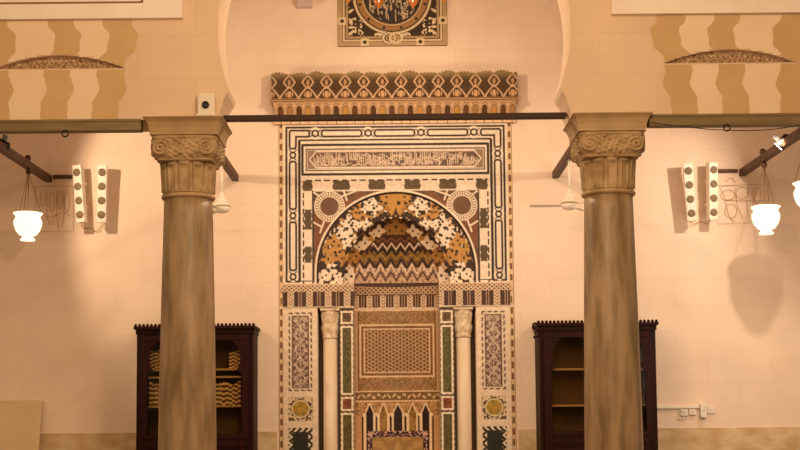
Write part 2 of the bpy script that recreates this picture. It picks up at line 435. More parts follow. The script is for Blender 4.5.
# ablaq band
put((PY > 179.4)*(PY < 181)*(PA < 93)*(np.mod(PX, 9) < 6)*1.0, BLK)
jog = lambda t: .5*np.sin(t*.9)
for a, b in ((-93.5, -83.5), (-63, -46), (-27, -10.5), (9, 25), (44, 61), (81, 92.5)):
    put(soft(np.maximum(np.abs(PX-(a+b)/2)-(b-a)/2+jog(PY-181), np.abs(PY-185.4)-5.0)), OLV)
    put(soft(np.maximum(np.abs(PX-(a+b)/2)-(b-a)/2+jog(PY-181), np.abs(PY-185.3)-4.3))*(vnoise(1.2, 1.2, 8) > .6), C('6b5638'))
put((PA > 92)*(PA < 93.6)*(PY > 190)*UP*(np.mod(PY, 8) < 5.5)*1.0, BLK)
for a, b in ((209, 229), (246, 262)):
    put(soft(np.maximum(np.abs(PA-88)-3.9+.9*np.sin(PY*.9), np.abs(PY-(a+b)/2)-(b-a)/2)), OLV)
# spandrels
rect(0, 83.5, 190.5, 281.5, C('5c432c'))
put(soft(sdbox(PA, PY, 1, 82, 192, 281))*(PA > 30)*(vnoise(30, 14, 4) > .35), RED)
outl(-83.5, 83.5, 190.3, 300, WHT, .7, x=PX)
rect(82.4, 84, 190, 283, BLK)
md = np.hypot(PA-66.5, PY-206)
for (x1, y1, x2, y2) in ((52, 191, 49, 200), (82, 222, 75, 226), (72, 221, 76, 232), (54, 196, 40, 191), (76, 196, 82, 192), (57, 217, 52, 222)):
    dx, dy = x2-x1, y2-y1; t = np.clip(((PA-x1)*dx+(PY-y1)*dy)/(dx*dx+dy*dy), 0, 1)
    put(soft(np.hypot(PA-x1-t*dx, PY-y1-t*dy)-.8), WHT)
put(soft(md-15.4), WHT); put(soft(md-14.3), C('6e5236'))
an = np.arctan2(PY-206, PA-66.5)
put(soft(np.abs(md-12.3)-1.5)*(np.mod(an*30/(2*PI), 1) < .62), WHT)
put(soft(np.abs(md-9.9)-.5), WHT); put(soft(md-8.2), C('6b4a34'))
# arch line and hood
Rp = np.hypot(PX, PY-271.5)
arch_d = np.where(PY < 271.5, Rp, PA)
put(soft(np.abs(arch_d-80.6)-1.0)*UP, WHT)
put(soft(np.abs(arch_d-78.6)-1.0)*UP, BLK)
hm = soft(arch_d-77.6)*(PY < YS)
put(hm, BRN); put(hm*(vnoise(3, 3, 21) > .74), OCH); put(hm*(vnoise(2.2, 2.2, 31) > .8), WHT)
def flower(cx, cy, r, c, ph=0., n=4, k=.33, mask=None):
    for s in (-1, 1):
        dx, dy = PX*s-cx, PY-cy; rr = np.hypot(dx, dy); aa = np.arctan2(dy, dx)
        put(soft(rr-r*(1+k*np.cos(n*aa+ph)))*(hm if mask is None else mask), c)
        put(soft(rr-r*.22)*(hm if mask is None else mask), BRN)
for (cx, cy, r, c, ph) in (
    (0, 193, 10, OCH, 0), (3, 203, 10.5, OCH, 1), (9, 197, 6, OCH, 1.0), (12, 207, 6, C('9c7038'), 2),
    (22, 208, 7.5, WHT, 0), (27, 203, 4.5, WHT, 1), (33, 217, 7.5, OCH, .5), (31, 209, 3.5, WHT, 0), (30, 224, 5.5, WHT, 1), (41, 212, 4, OCH, 1),
    (47, 222, 7, WHT, 0), (40, 226, 4.5, WHT, 0), (52, 230, 6, WHT, 1.5), (57, 236, 4.5, WHT, 0), (46, 236, 6, WHT, .6), (50, 243, 5, WHT, 2),
    (62, 241, 6.5, OCH, 0), (61, 252, 8.5, OCH, 1.2), (68, 259, 6, OCH, 0), (54, 258, 6.5, C('ae7c40'), .4), (58, 246, 4, OCH, 0), (71, 247, 4, OCH, 1),
    (67, 271, 6.5, WHT, 0), (74, 277, 6, WHT, 1), (58, 277, 4.5, WHT, 2), (60, 282, 5, WHT, 0)): flower(cx, cy, r*.9, c, ph, k=.4)
rr2 = np.random.RandomState(12)
for i in range(46):
    a = rr2.uniform(.1, PI/2); r = rr2.uniform(57, 75)
    cx, cy = r*math.sin(a), 271.5-r*math.cos(a)
    flower(cx, cy, rr2.uniform(.9, 1.7), BRN, 0, 4, 0)
# conch
cm = (ca | False) & (H > .1)
cmf = cm*1.0
put(cmf, C('3a2418')); put(cmf*(vnoise(2.6, 2.6, 41) > .62), C('8a5a30'))
for (cx, cy, r, c, ph) in ((0, 227, 7.5, C('a3733c'), 0), (6, 231, 5.5, C('a3733c'), 1), (17, 231, 5, C('e0c4a4'), 0), (22, 234, 4, C('e0c4a4'), 1), (25, 239, 3.2, OCH, 1), (31, 243, 5.5, C('e0c4a4'), 0),
                           (37, 247, 4.5, C('e0c4a4'), 1), (27, 247, 3, C('e0c4a4'), 0), (40, 256, 5.5, C('a3733c'), 1), (46, 258, 4.5, C('ae7c40'), 0), (47, 268, 3.5, C('e0c4a4'), 0), (45, 276, 6.5, WHT, 0), (50, 279, 5, WHT, 1), (48, 249, 3, WHT, 0)):
    flower(cx, cy, r, c, ph, mask=cmf)
inn = soft(np.hypot(PX, (PY-283)*.83)-41.5)*cmf*(PY > 235)
put(inn, C('4a2f1c'))
def zig(y, amp, per, t, c, lim, ph=0):
    yy = y+amp*(np.abs(np.mod(PX/per+ph, 1)-.5)*4-1)+ .0016*PX**2*0
    put(soft(np.abs(PY-yy)-t, .5)*inn*(PA < lim), c)
put(inn*(PY > 251), C('6a4a26')); put(inn*(PY > 251)*(vnoise(2, 2, 55) > .6), C('8a6a38'))
zig(240, 2.2, 9, 1.0, C('7a4c2c'), 20)
zig(246.5, 3.2, 9.0, 1.1, C('dcc0a4'), 24)
zig(251.5, 3.2, 9.0, 1.8, C('2a1a12'), 34)
zig(256.5, 3.0, 10.5, 1.3, C('94702f'), 38)
zig(264.5, 4.2, 10.5, 2.4, C('2a1a12'), 42)
put(inn*(PY > 266+4.6*(np.abs(np.mod(PX/10.5, 1)-.5)*4-1)), C('94705a')); put(inn*(PY > 268)*(vnoise(1.3, 1.3, 57) > .52), C('caa88c'))
zig(269.5, 4.8, 10.5, 1.3, C('e2c6aa'), 43)
zig(276, 4.4, 10.5, 1.4, C('4a2c1e'), 43)
zig(281, 3.6, 10.5, 1.6, C('c6a282'), 43)
# frieze
fm = ((PY >= 283)*(PY < 307.5))*1.0
fmo = fm*(PA >= 42); fmi = (fr & (A0 < 42.5))*1.0
put(fm*(PA < 113.5), C('4a2e20'))
def lattice(mask, per, yc, hh, c):
    u = np.mod(PX/per, 1)*2-1; v = (PY-yc)/hh
    put(mask*soft(np.minimum(np.abs(np.abs(u)-np.abs(v)), np.abs(1-np.abs(u)-np.abs(v)))-.2, .14)*(np.abs(v) < 1), c)
lattice(fmo, 9.3, 287.6, 3.7, C('dcbb9a'))
def pillars(mask, per, off, w, y0, y1):
    u = (np.mod(PX-off+per/2, per)-per/2)
    put(mask*soft(np.abs(u)-w)*(PY > y0)*(PY < y1), C('dcbd9c'))
    put(mask*soft(np.abs(u)-w+.8)*(PY > y0)*(PY < y1)*(np.mod(PY+np.abs(u)*1.2, 3.2) < 1.1), C('5f3f2c'))
    put(mask*soft(np.abs(np.abs(np.abs(u)-per/2)-1.2)-.3)*(PY > y0)*(PY < y1), C('c9a484'))
pillars(fmo, 18.7, -105.5+18.7*10, 3.2, 291.5, 306)
lattice(fmi, 9.0, 290.3, 4.4, C('c2a07e'))
pillars(fmi, 13.5, 0, 2.9, 295.5, 309)
put(fm*(PY > 305.9)*(PA > 42), WHT); put(fm*(PY < 284)*(PA > 42), C('d9b896'))
put(((low | fr) & (A0 < 42.5))*(PY > 308.6)*(PY < 311)*1.0, C('dcbb9a'))
# side slabs
def vlace(x0, x1, y0, y1, g, c, sc=5.2):
    m = soft(sdbox(PA, PY, x0, x1, y0, y1)); put(m, g)
    u = (PA-(x0+x1)/2); v = PY
    w1 = np.abs(np.sin(v/sc*1.1))*4.5
    f = np.minimum(np.abs(np.abs(u)-w1)-.55, np.abs(np.abs(u)-np.abs(np.cos(v/sc*2.2))*6.5)-.45)
    f = np.minimum(f, np.abs(u)-.3)
    put(m*soft(f, .5), c, .8); put(m*(vnoise(1.3, 1.3, 77) > .62), c, .6)
sl_ = (A0 > 79) & low
rect(79.5, 112.8, 306.5, 470, C('e2caaf'))
def dashes(x0, x1, y0, y1, c):
    e = sdbox(PA, PY, x0, x1, y0, y1); put(soft(np.abs(e)-.8)*(np.mod(PA+PY, 6.5) < 4.2), c)
dashes(85.2, 107, 312.5, 389.5, C('5d4236'))
vlace(88, 104, 315.5, 387, C('6a4a44'), C('dcc2a8'))
outl(88, 104, 315.5, 387, C('54382c'), .5)
rect(84, 108, 396.5, 420, C('5d4630')); put(soft(sdbox(PA, PY, 84, 108, 396.5, 420))*(vnoise(1.6, 1.6, 9) > .42), C('dcc39c'))
dm = np.hypot(PA-96, PY-408.2); put(soft(dm-9.6), C('4a3826')); put(soft(dm-9), C('e6cfa8')); put(soft(dm-7.8), C('b08a34'))
put(soft(dm-7.8)*(vnoise(2.5, 2.5, 18) > .6), C('8f7a34'))
rect(84, 108, 427, 475, C('3a3224')); put(soft(sdbox(PA, PY, 84, 108, 427, 475))*(np.mod(PA+np.where(np.mod(PY, 8) < 4, np.mod(PY, 4), 4-np.mod(PY, 4))*1.1+PY*.0, 6) < 2.4), C('e8d4b8'))
rect(88.3, 103.7, 431, 475, C('2c2a1e')); put(soft(sdbox(PA, PY, 88.3, 103.7, 431, 475))*(vnoise(3, 3, 19) > .7), C('22281c'))
# piers
rect(42.5, 60, 307.6, 470, C('4f3a28'))
def zbox(y0, y1, c, c2, seed):
    x0, x1 = 43.6, 56
    z = 1.0*np.sign(np.sin(PY*1.1+PA*1.1))
    put(soft(sdbox(PA, PY, x0, x1, y0, y1)-.2*z), C('ecd8bc'))
    rect(x0+1.9, x1-1.9, y0+1.9, y1-1.9, c); put(soft(sdbox(PA, PY, x0+1.9, x1-1.9, y0+1.9, y1-1.9))*(vnoise(1.8, 2.6, seed) > .55), c2)
zbox(310.5, 323.5, C('55402a'), C('7a5a38'), 61); zbox(325.5, 394.5, C('544b28'), C('675c34'), 62)
zbox(396.5, 410.5, C('6e3a24'), C('8a4c2c'), 63); zbox(412.5, 480, C('524826'), C('625630'), 64)
# niche back
nm = (low & (A0 < 42.5))*1.0
put(nm*(PY > 311), C('a9855c')); put(nm*(PY > 311)*(vnoise(1.1, 1.1, 71) > .5), C('8a683f'))
put(nm*(PA > 39)*(PY > 311), C('c39c72')); put(nm*(np.abs(PA-38.6) < .5)*(PY > 311), C('6a4626'))
def no(x0, x1, y0, y1, c, t=.6): put(nm*soft(np.abs(sdbox(PA, PY, x0, x1, y0, y1))-t), c)
no(-36.5, 36.5, 325, 376.5, C('e9c8a4'), .8); no(-34.3, 34.3, 327.3, 374, C('7a5030'), .6)
m = nm*soft(sdbox(PA, PY, -32.5, 32.5, 329, 372.3)); put(m, C('7f5c3c'))
q = np.cos(PX*2*PI/3.4)+np.cos((PX*.5+PY*.866)*2*PI/3.4)+np.cos((PX*.5-PY*.866)*2*PI/3.4)
put(m*(q < -.35), C('b8946c')); put(m*(q > 1.6), C('68492e')); no(-32.5, 32.5, 329, 372.3, C('e9c8a4'), .5)
for y in (391.3, 400.8): put(nm*(np.abs(PY-y) < .7), C('e2c09a'))
put(nm*(PY > 392)*(PY < 400), C('7a5c38')); put(nm*(PY > 392)*(PY < 400)*(np.abs(PY-396-1.5*np.sin(PX*.75)) < 1.2)*(np.mod(PX, 5) < 3.4), C('dcb98e'))
put(nm*(PY > 401.5), C('c69a6c')); put(nm*(PY > 401.5)*(PY < 416)*(vnoise(1.4, 1.4, 81) > .5), C('96703f'))
for i, cx in enumerate((-27.6, -14, 0.5, 15, 28)):
    wd = 4.1 if i != 2 else 4.9
    ad = np.where(PY < 414, np.abs(PX-cx)+np.clip(414-PY, 0, 20)*(wd/9.5)-wd, np.abs(PX-cx)-wd+.6)
    put(nm*soft(np.abs(ad-.5)-.9)*(PY > 403), C('efd2ac'))
    put(nm*soft(ad), (C('2e1a12') if i % 2 == 0 else C('a37c40')))
    if i % 2: put(nm*soft(ad)*(vnoise(1.8, 1.8, 33) > .6), C('7a5a2c'))
    put(nm*soft(np.abs(np.abs(PX-cx)-7.0)-.9)*(PY > 415), C('3a2216'))
    put(nm*soft(np.abs(np.abs(PX-cx)-5.3)-.7)*(PY > 415), C('efd2ac'))
    put(nm*soft(np.abs(np.abs(PX-cx)-5.6)-1.5)*(PY > 413)*(PY < 416.5), C('efd2ac'))
rect(-30, 30, 431, 490, C('3c2028'), x=PX); put(soft(sdbox(PX, PY, -30, 30, 431, 490))*(vnoise(1.1, 1.1, 91) > .62), C('c9a294'))
for s in (-1, 1): put(soft(np.hypot(PX-s*27, PY-434)-2.2), C('c9a294'))
rect(-25, 25, 437, 490, C('b08c58'), 3, x=PX); put(soft(sdbox(PX, PY, -25, 25, 437, 490, 3))*(vnoise(6, 6, 92) > .6), C('9a7848'))
# colonnette recess: the deep shade beside the shafts is painted in dark brown
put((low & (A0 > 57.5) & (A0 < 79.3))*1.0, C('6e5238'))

# --- slice the surface into parts
zv = np.array([zof(y) for y in gy])
Xm = X0/100.0; Zm = np.repeat(zv[:, None], nx, 1)
cxm = (gx[:-1]+gx[1:])/2; cym = (gy[:-1]+gy[1:])/2
CX, CY = np.meshgrid(cxm, cym); CA = np.abs(CX); CR = np.hypot(CX, CY-271.5)
used = np.zeros_like(CX, bool)
def part(name, mask, parent=P_, label=None):
    global used
    mask = mask & ~used; used |= mask
    jj, ii = np.where(mask)
    q = np.stack([jj*nx+ii, (jj+1)*nx+ii, (jj+1)*nx+ii+1, jj*nx+ii+1], 1)
    ids, inv = np.unique(q, return_inverse=True); inv = inv.reshape(-1, 4)
    co = np.stack([Xm.ravel()[ids], H.ravel()[ids], Zm.ravel()[ids]], 1)
    me = bpy.data.meshes.new(name)
    me.vertices.add(len(ids)); me.vertices.foreach_set('co', co.ravel())
    me.loops.add(inv.size); me.loops.foreach_set('vertex_index', inv.ravel().astype(np.int32))
    me.polygons.add(len(inv)); me.polygons.foreach_set('loop_start', np.arange(0, inv.size, 4, dtype=np.int32))
    me.update(calc_edges=True)
    a = me.color_attributes.new('Col', 'FLOAT_COLOR', 'POINT')
    cc = np.ones((len(ids), 4)); cc[:, :3] = img.reshape(-1, 3)[ids]; a.data.foreach_set('color', cc.ravel().astype(np.float32))
    me.materials.append(M['inlay']); me.update()
    o = bpy.data.objects.new(name, me); COL.objects.link(o); o.parent = parent
    if label: o['label'] = label
    return o
part('border_strip', ((CA > 113) | (CY < 124)), label='narrow brown dashed border strip')
up = CY < 283
part('inscription_panel', up & (CA < 94.6) & (CY > 143) & (CY < 175.2), label='dark inscription panel with pale interlaced script')
part('knotwork_band', up & ((CY < 143) | (CA > 95)), label='white marble band with black knotwork lines')
hoodm = up & (np.where(CY < 271.5, CR, CA) < 82) & (CY > 176)
conm = up & (np.where(CY < 271.5, CR, CA) < 54)
for s in (-1, 1):
    rm = (np.hypot(CX-s*66.5, CY-206) < 15.6) & ~hoodm
    spm = up & (CA < 84) & (CY > 190) & ~hoodm & ~rm & (CX*s > 0)
    sp = part('spandrel', spm, label='brown stone spandrel with white lines')
    part('rosette', rm, sp, label='round spandrel rosette with dotted white ring')
part('conch', conm, label='hollow half dome with zigzag inlay')
part('arch_hood', hoodm, label='arched hood inlaid with white and ochre flower shapes')
part('joggled_band', up, label='cream band with dark joggled stones')
frm = (CY >= 283) & (CY < 307.4) & (CA > 42.5)
lowm = CY >= 283
for s in (-1, 1): part('frieze', frm & (CX*s > 0))
for s in (-1, 1):
    S = CX*s > 0
    lace = lowm & S & (CA > 84) & (CA < 108.3) & (CY > 311) & (CY < 391)
    rnd_ = lowm & S & (CA > 83.5) & (CA < 108.6) & (CY > 396) & (CY < 420.6)
    grn = lowm & S & (CA > 83.5) & (CA < 108.6) & (CY > 426.5)
    slab_mask = lowm & S & (CA > 79) & ~lace & ~rnd_ & ~grn & ~used
    sp = part('marble_slab', slab_mask, label='cream marble facing slab')
    part('lace_inlay', lace, sp, label='tall purple brown lacework inlay'); part('roundel_inlay', rnd_, sp, label='square inlay with gold disc'); part('green_inlay', grn, sp, label='dark green inlay with zigzag edge')
    part('recess', lowm & S & (CA > 57.5) & (CA <= 79), label='recess behind the colonnette, shade painted in dark brown')
    part('pilaster', lowm & S & (CA > 42.5) & (CA <= 57.5), label='pilaster with green panels in white zigzag frames')
part('lower_panel', lowm & (CA < 30) & (CY > 429.5), label='tan panel in dark dotted frame')
part('blind_arcade', lowm & (CY > 400.5), label='row of five small pointed blind arches')
part('niche_wall', lowm, label='curved niche wall with fine hexagon pattern')
zlow = zv[-1]
b = MB(); b.prism([(-1.17, 0), (1.17, 0), (1.17, zlow), (-1.17, zlow)], .005, .6)
b.build('plinth', 'marble', P_)
# recess sides and colonnettes with carved capitals
zc1 = zof(307.4)
for s in (-1, 1):
    g = MB(); cx = s*.667; cy = .09
    g.lathe([(.088, 0), (.088, .09), (.075, .1), (.088, .14), (.07, .17), (.072, .19), (.0735, 1.0), (.071, zof(337))], (cx, cy, 0), 32)
    colm = g.build('colonnette', 'marble', P_)
    g = MB(); z0 = zof(337); z1 = zof(309)
    pr = [(.072, z0-.01), (.08, z0), (.08, z0+.012), (.073, z0+.018), (.077, z0+.05), (.088, z0+.115), (.082, z0+.12), (.082, z0+.15), (.093, z0+.22), (.094, z1)]
    g.lathe(pr, (cx, cy, 0), 64, disp=lambda a, z: .005*math.cos(a*8+(PI if z > z0+.12 else 0))*(1 if z0+.03 < z < z1-.03 else 0))
    g.box(cx-.095, cx+.095, cy-.1, cy+.1, z1-.01, zc1+.0)
    g.build('capital', mat('carved_marble', 'e2cdb0', .6, 'b89c78', 26, bump=.8, bscale=55) if s < 0 else bpy.data.materials['carved_marble'], colm)

# ================================================================== CRESTING above the mihrab
cr = thing('carved_cresting', (0, 0, at(394, 98, 0).z), 'long carved wooden cresting of trefoil leaves over the niche frame', 'cornice')
zc0 = cr.location.z
def crest_patch(name, x0, x1, zf, yf, colf, nu, nv, label):
    us = np.linspace(x0, x1, nu); V = np.linspace(0, 1, nv); U, VV = np.meshgrid(us, V)
    Z = zf(U, VV); Y = yf(U, VV)+0*U; cc = colf(U, VV, Z)
    co = np.stack([U, Y, Z], -1).reshape(-1, 3); back = co.copy(); back[:, 1] += .05
    n = len(co); fs = []
    idx = lambda j, i: j*nu+i
    fs = [(idx(j, i), idx(j, i+1), idx(j+1, i+1), idx(j+1, i)) for j in range(nv-1) for i in range(nu-1)]
    fs += [(f[3]+n, f[2]+n, f[1]+n, f[0]+n) for f in fs]
    rim = [idx(0, i) for i in range(nu)]+[idx(j, nu-1) for j in range(1, nv)]+[idx(nv-1, i) for i in range(nu-2, -1, -1)]+[idx(j, 0) for j in range(nv-2, 0, -1)]
    fs += [(rim[(k+1) % len(rim)], rim[k], rim[k]+n, rim[(k+1) % len(rim)]+n) for k in range(len(rim))]
    me = bpy.data.meshes.new(name); me.from_pydata(np.vstack([co, back]).tolist(), [], fs)
    a = me.color_attributes.new('Col', 'FLOAT_COLOR', 'POINT'); c4 = np.ones((2*n, 4)); c4[:n, :3] = cc.reshape(-1, 3); c4[n:, :3] = C('6a4a2c')
    a.data.foreach_set('color', c4.ravel().astype(np.float32)); me.materials.append(M['inlay']); me.update()
    o = bpy.data.objects.new(name, me); COL.objects.link(o); o.parent = cr; o['label'] = label
    return o
per = .186; yp = -.17; sc = D/(D+yp)
xa, xb = at(271.3, 90, yp).x, at(517.5, 90, yp).x
ctr = at(401, 90, yp).x
zA = at(394, 98, yp).z-zc0; zB = at(394, 74, yp).z-zc0
Hc = zB-zA
def uu(U): return (np.mod((U-ctr)/per+.5, 1)-.5)*2        # 0 on a leaf axis, +-1 between
def topz(U):
    u = uu(U); return zB+.002+.022*np.abs(np.sin(u*PI/2))**.8*(1+.5*np.sin(U*13.7))+.006*np.sin(U*173)+.005*np.sin(U*411)
def col_leaf(U, V, Z):
    u = np.abs(uu(U)); t = (Z-zA)/Hc
    c = np.zeros(U.shape+(3,)); c[:] = C('44301c')
    def p(m, k): 
        m = np.clip(m, 0, 1)[..., None]; c[:] = c*(1-m)+k*m
    nz_ = np.sin(U*260+Z*130)*np.sin(Z*310-U*90)
    p((nz_ > .25)*1.0, C('644728')); p(sst(.7, 1.1, t)*(nz_ > -.3), C('a48a5a'))
    ln = C('c9a480')
    w1 = .96*np.clip(1-np.clip(t/.5, 0, 1)**1.5, 0, 1)            # lower heart
    p(soft(np.abs(u-w1)-.10, .06)*(t < .55), ln)
    p(soft(np.hypot(u/.45, (t-.18)/.13)-1, .2)*((np.abs(np.sin(u*14)) > .45)|(u<.05)), C('c79d72'))
    w2 = .5*(1-np.abs(np.clip((t-.43)/.52, 0, 1)*2-1))**.7*1.2      # upper trefoil
    p(soft(np.abs(u-w2)-.10, .06)*(t > .42)*(t < .97), ln)
    p(soft(np.hypot(u/.16, (t-.68)/.11)-1, .2), C('b98d60'))
    return c
crest_patch('leaf_board', xa, xb, lambda U, V: zA+(topz(U)-zA)*V, lambda U, V: yp-.0*V+.004*np.sin(U*260)*np.sin(V*21), col_leaf, 740, 70, 'dark carved leaf board with pale outlines')
zM = at(394, 101.5, yp).z-zc0; zL = at(394, 123.5, -.03).z-zc0
g = MB(); g.box(xa-.01, xb+.01, yp-.012, 0, zM-.0, zA, 1)
for q in (.12, .62): g.box(xa-.011, xb+.011, yp-.018, yp, zM+(zA-zM)*q, zM+(zA-zM)*(q+.26), 0)
g.build('rail', [M['hollow'], mat('rail_wood', 'c9a47c', .6)], cr)
def col_arc(U, V, Z):
    P2 = per/2; w = np.mod((U-ctr)/P2+.5, 1)-.5; k = np.mod(np.floor((U-ctr)/P2+.5), 4).astype(int)
    c = np.zeros(U.shape+(3,)); c[:] = C('e2bd96'); v = 1-V
    def p(m, kk): 
        m = np.clip(m, 0, 1)[..., None]; c[:] = c*(1-m)+kk*m
    p(((v < .12))*1.0, C('cfa67a'))
    ht = .30
    ad = np.where(v < .36, np.hypot(w/.36, (v-.36)/.24), np.abs(w)/.36)*np.where(v > .62, 9, 1)
    p(soft(ad-1.3, .12)*1.0, C('8a5c38')); p(soft(ad-1.12, .12)*1.0, C('dcb890')); p(soft(ad-.9, .12)*1.0, C('5a3418')); 
    fills = [C('a87c46'), C('5a3c20'), C('c08f48'), C('6a4424')]
    for i in range(4): p(soft(ad-.72, .12)*(k == i), fills[i])
    p((v > .66)*(v < .72), C('6a4424'))
    return c
crest_patch('arched_cove', xa+.02, xb-.02, lambda U, V: zL+(zM-zL)*V, lambda U, V: -.045+(yp+.045)*V**1.6, col_arc, 740, 30, 'sloping cove painted with small arches')

# ================================================================== MEDALLION PANEL
pm0, pm1 = at(338.3, 47, 0), at(447, 46, 0)
mcx = (pm0.x+pm1.x)/2; S_ = (pm1.x-pm0.x); mz0 = (pm0.z+pm1.z)/2
n_ = 300
U, V = np.meshgrid(np.linspace(-55, 55, n_), np.linspace(0, 105, n_))
W = 51.5-V; WB = (52.5-V)*55/52.5                 # rows down from the centre is negative up; use symmetric y
c = np.zeros(U.shape+(3,)); c[:] = C('3c2a1a')
def pp(m, k): 
    m = np.clip(m, 0, 1)[..., None]; c[:] = c*(1-m)+k*m
G2 = np.random.RandomState(4).rand(200, 200)
def vn(s, u=None, v=None):
    a, b_ = np.abs(U)/s+20, np.abs(W)/s+20; i, j = a.astype(int), b_.astype(int); fu, fv = a-i, b_-j
    g = lambda x, y: G2[y % 200, x % 200]
    return (g(i, j)*(1-fu)+g(i+1, j)*fu)*(1-fv)+(g(i, j+1)*(1-fu)+g(i+1, j+1)*fu)*fv
TAN = C('b09468'); PALE = C('d8c09a')
pp((vn(1.7) > .56)*1.0, PALE); pp((vn(7) > .62)*1.0, C('3c2a1a'))
pp(soft(np.hypot(np.abs(U)-40, np.abs(W)-40)-1), C('3c2a1a'))
e = np.maximum(np.abs(U), np.abs(WB))
pp(soft(44.3-e), C('5a4226')); pp(soft(np.abs(e-46)-1.0), TAN); pp(soft(np.abs(e-49.2)-.9), PALE); pp(soft(np.abs(e-53)-2.2), TAN)
for a in (-28, 28):
    for (x_, y_) in ((a, 51), (a, -51), (51, a), (-51, a)):
        pp(soft(np.maximum(np.abs(U-x_), np.abs(WB-y_))-4), PALE); pp(soft(np.hypot(U-x_, WB-y_)-2), C('3c2a1a'))
rr_ = np.hypot(U, W)
pp(soft(rr_-40.5), C('4a351f')); pp(soft(np.abs(rr_-38.6)-1.1), PALE); pp(soft(np.abs(rr_-33.8)-2.2), C('9c7446')); pp(soft(np.abs(rr_-30.3)-.8), C('c8a878'))
for k in range(12):
    a = k*PI/6+.26; pp(soft(np.hypot(U-34*math.cos(a), W-34*math.sin(a))-1.5), C('2a2018'))
pp(soft(rr_-28.6), C('3a3028'))
rj = random.Random(3); ins = soft(rr_-27)
for k in range(150):
    x_, y_ = rj.uniform(-25, 25), rj.uniform(-25, 25); r_ = rj.uniform(1.5, 4)
    if rj.random() < .5:
        pp(ins*soft(np.maximum(np.abs(U-x_-.1*(W-y_))-.45, np.abs(W-y_)-r_), .35), C('c9b392'))
    else:
        an = np.mod(np.arctan2(W-y_, U-x_)-rj.uniform(0, 6), 2*PI); pp(ins*soft(np.abs(np.hypot(U-x_, (W-y_)*1.3)-r_*.7)-.45, .35)*(an < 4), C('c9b392'))
for y_ in (-43.5, 43.5):
    for s in (-1, 1):
        pp(soft(np.hypot((U-s*3.4)/1.2, W-y_)-6.4), C('4a351f')) if s < 0 else None
        pp(soft(np.abs(np.hypot((U-s*3.4)/1.2, W-y_)-5)-.9), PALE); pp(soft(np.abs(np.hypot((U-s*3.4)/1.2, W-y_)-2.4)-.6), C('b09468'))
me_co = np.stack([U/110*S_, 0*U-.03, V/110*S_], -1).reshape(-1, 3)
n = len(me_co); fs = [(j*n_+i, j*n_+i+1, (j+1)*n_+i+1, (j+1)*n_+i) for j in range(n_-1) for i in range(n_-1)]
me = bpy.data.meshes.new('medallion_face'); me.from_pydata(me_co.tolist(), [], fs)
a = me.color_attributes.new('Col', 'FLOAT_COLOR', 'POINT'); c4 = np.ones((n, 4)); c4[:, :3] = c.reshape(-1, 3); a.data.foreach_set('color', c4.ravel().astype(np.float32))
me.materials.append(M['inlay'])
med = thing('medallion_panel', (mcx, 0, mz0), 'square carved panel with a round script medallion, high above the niche', 'wall panel')
o = bpy.data.objects.new('medallion_face', me); COL.objects.link(o); o.parent = med
MB().box(-S_/2, S_/2, -.0295, -.001, 0, S_*105/110).build('backing', 'hollow', med)

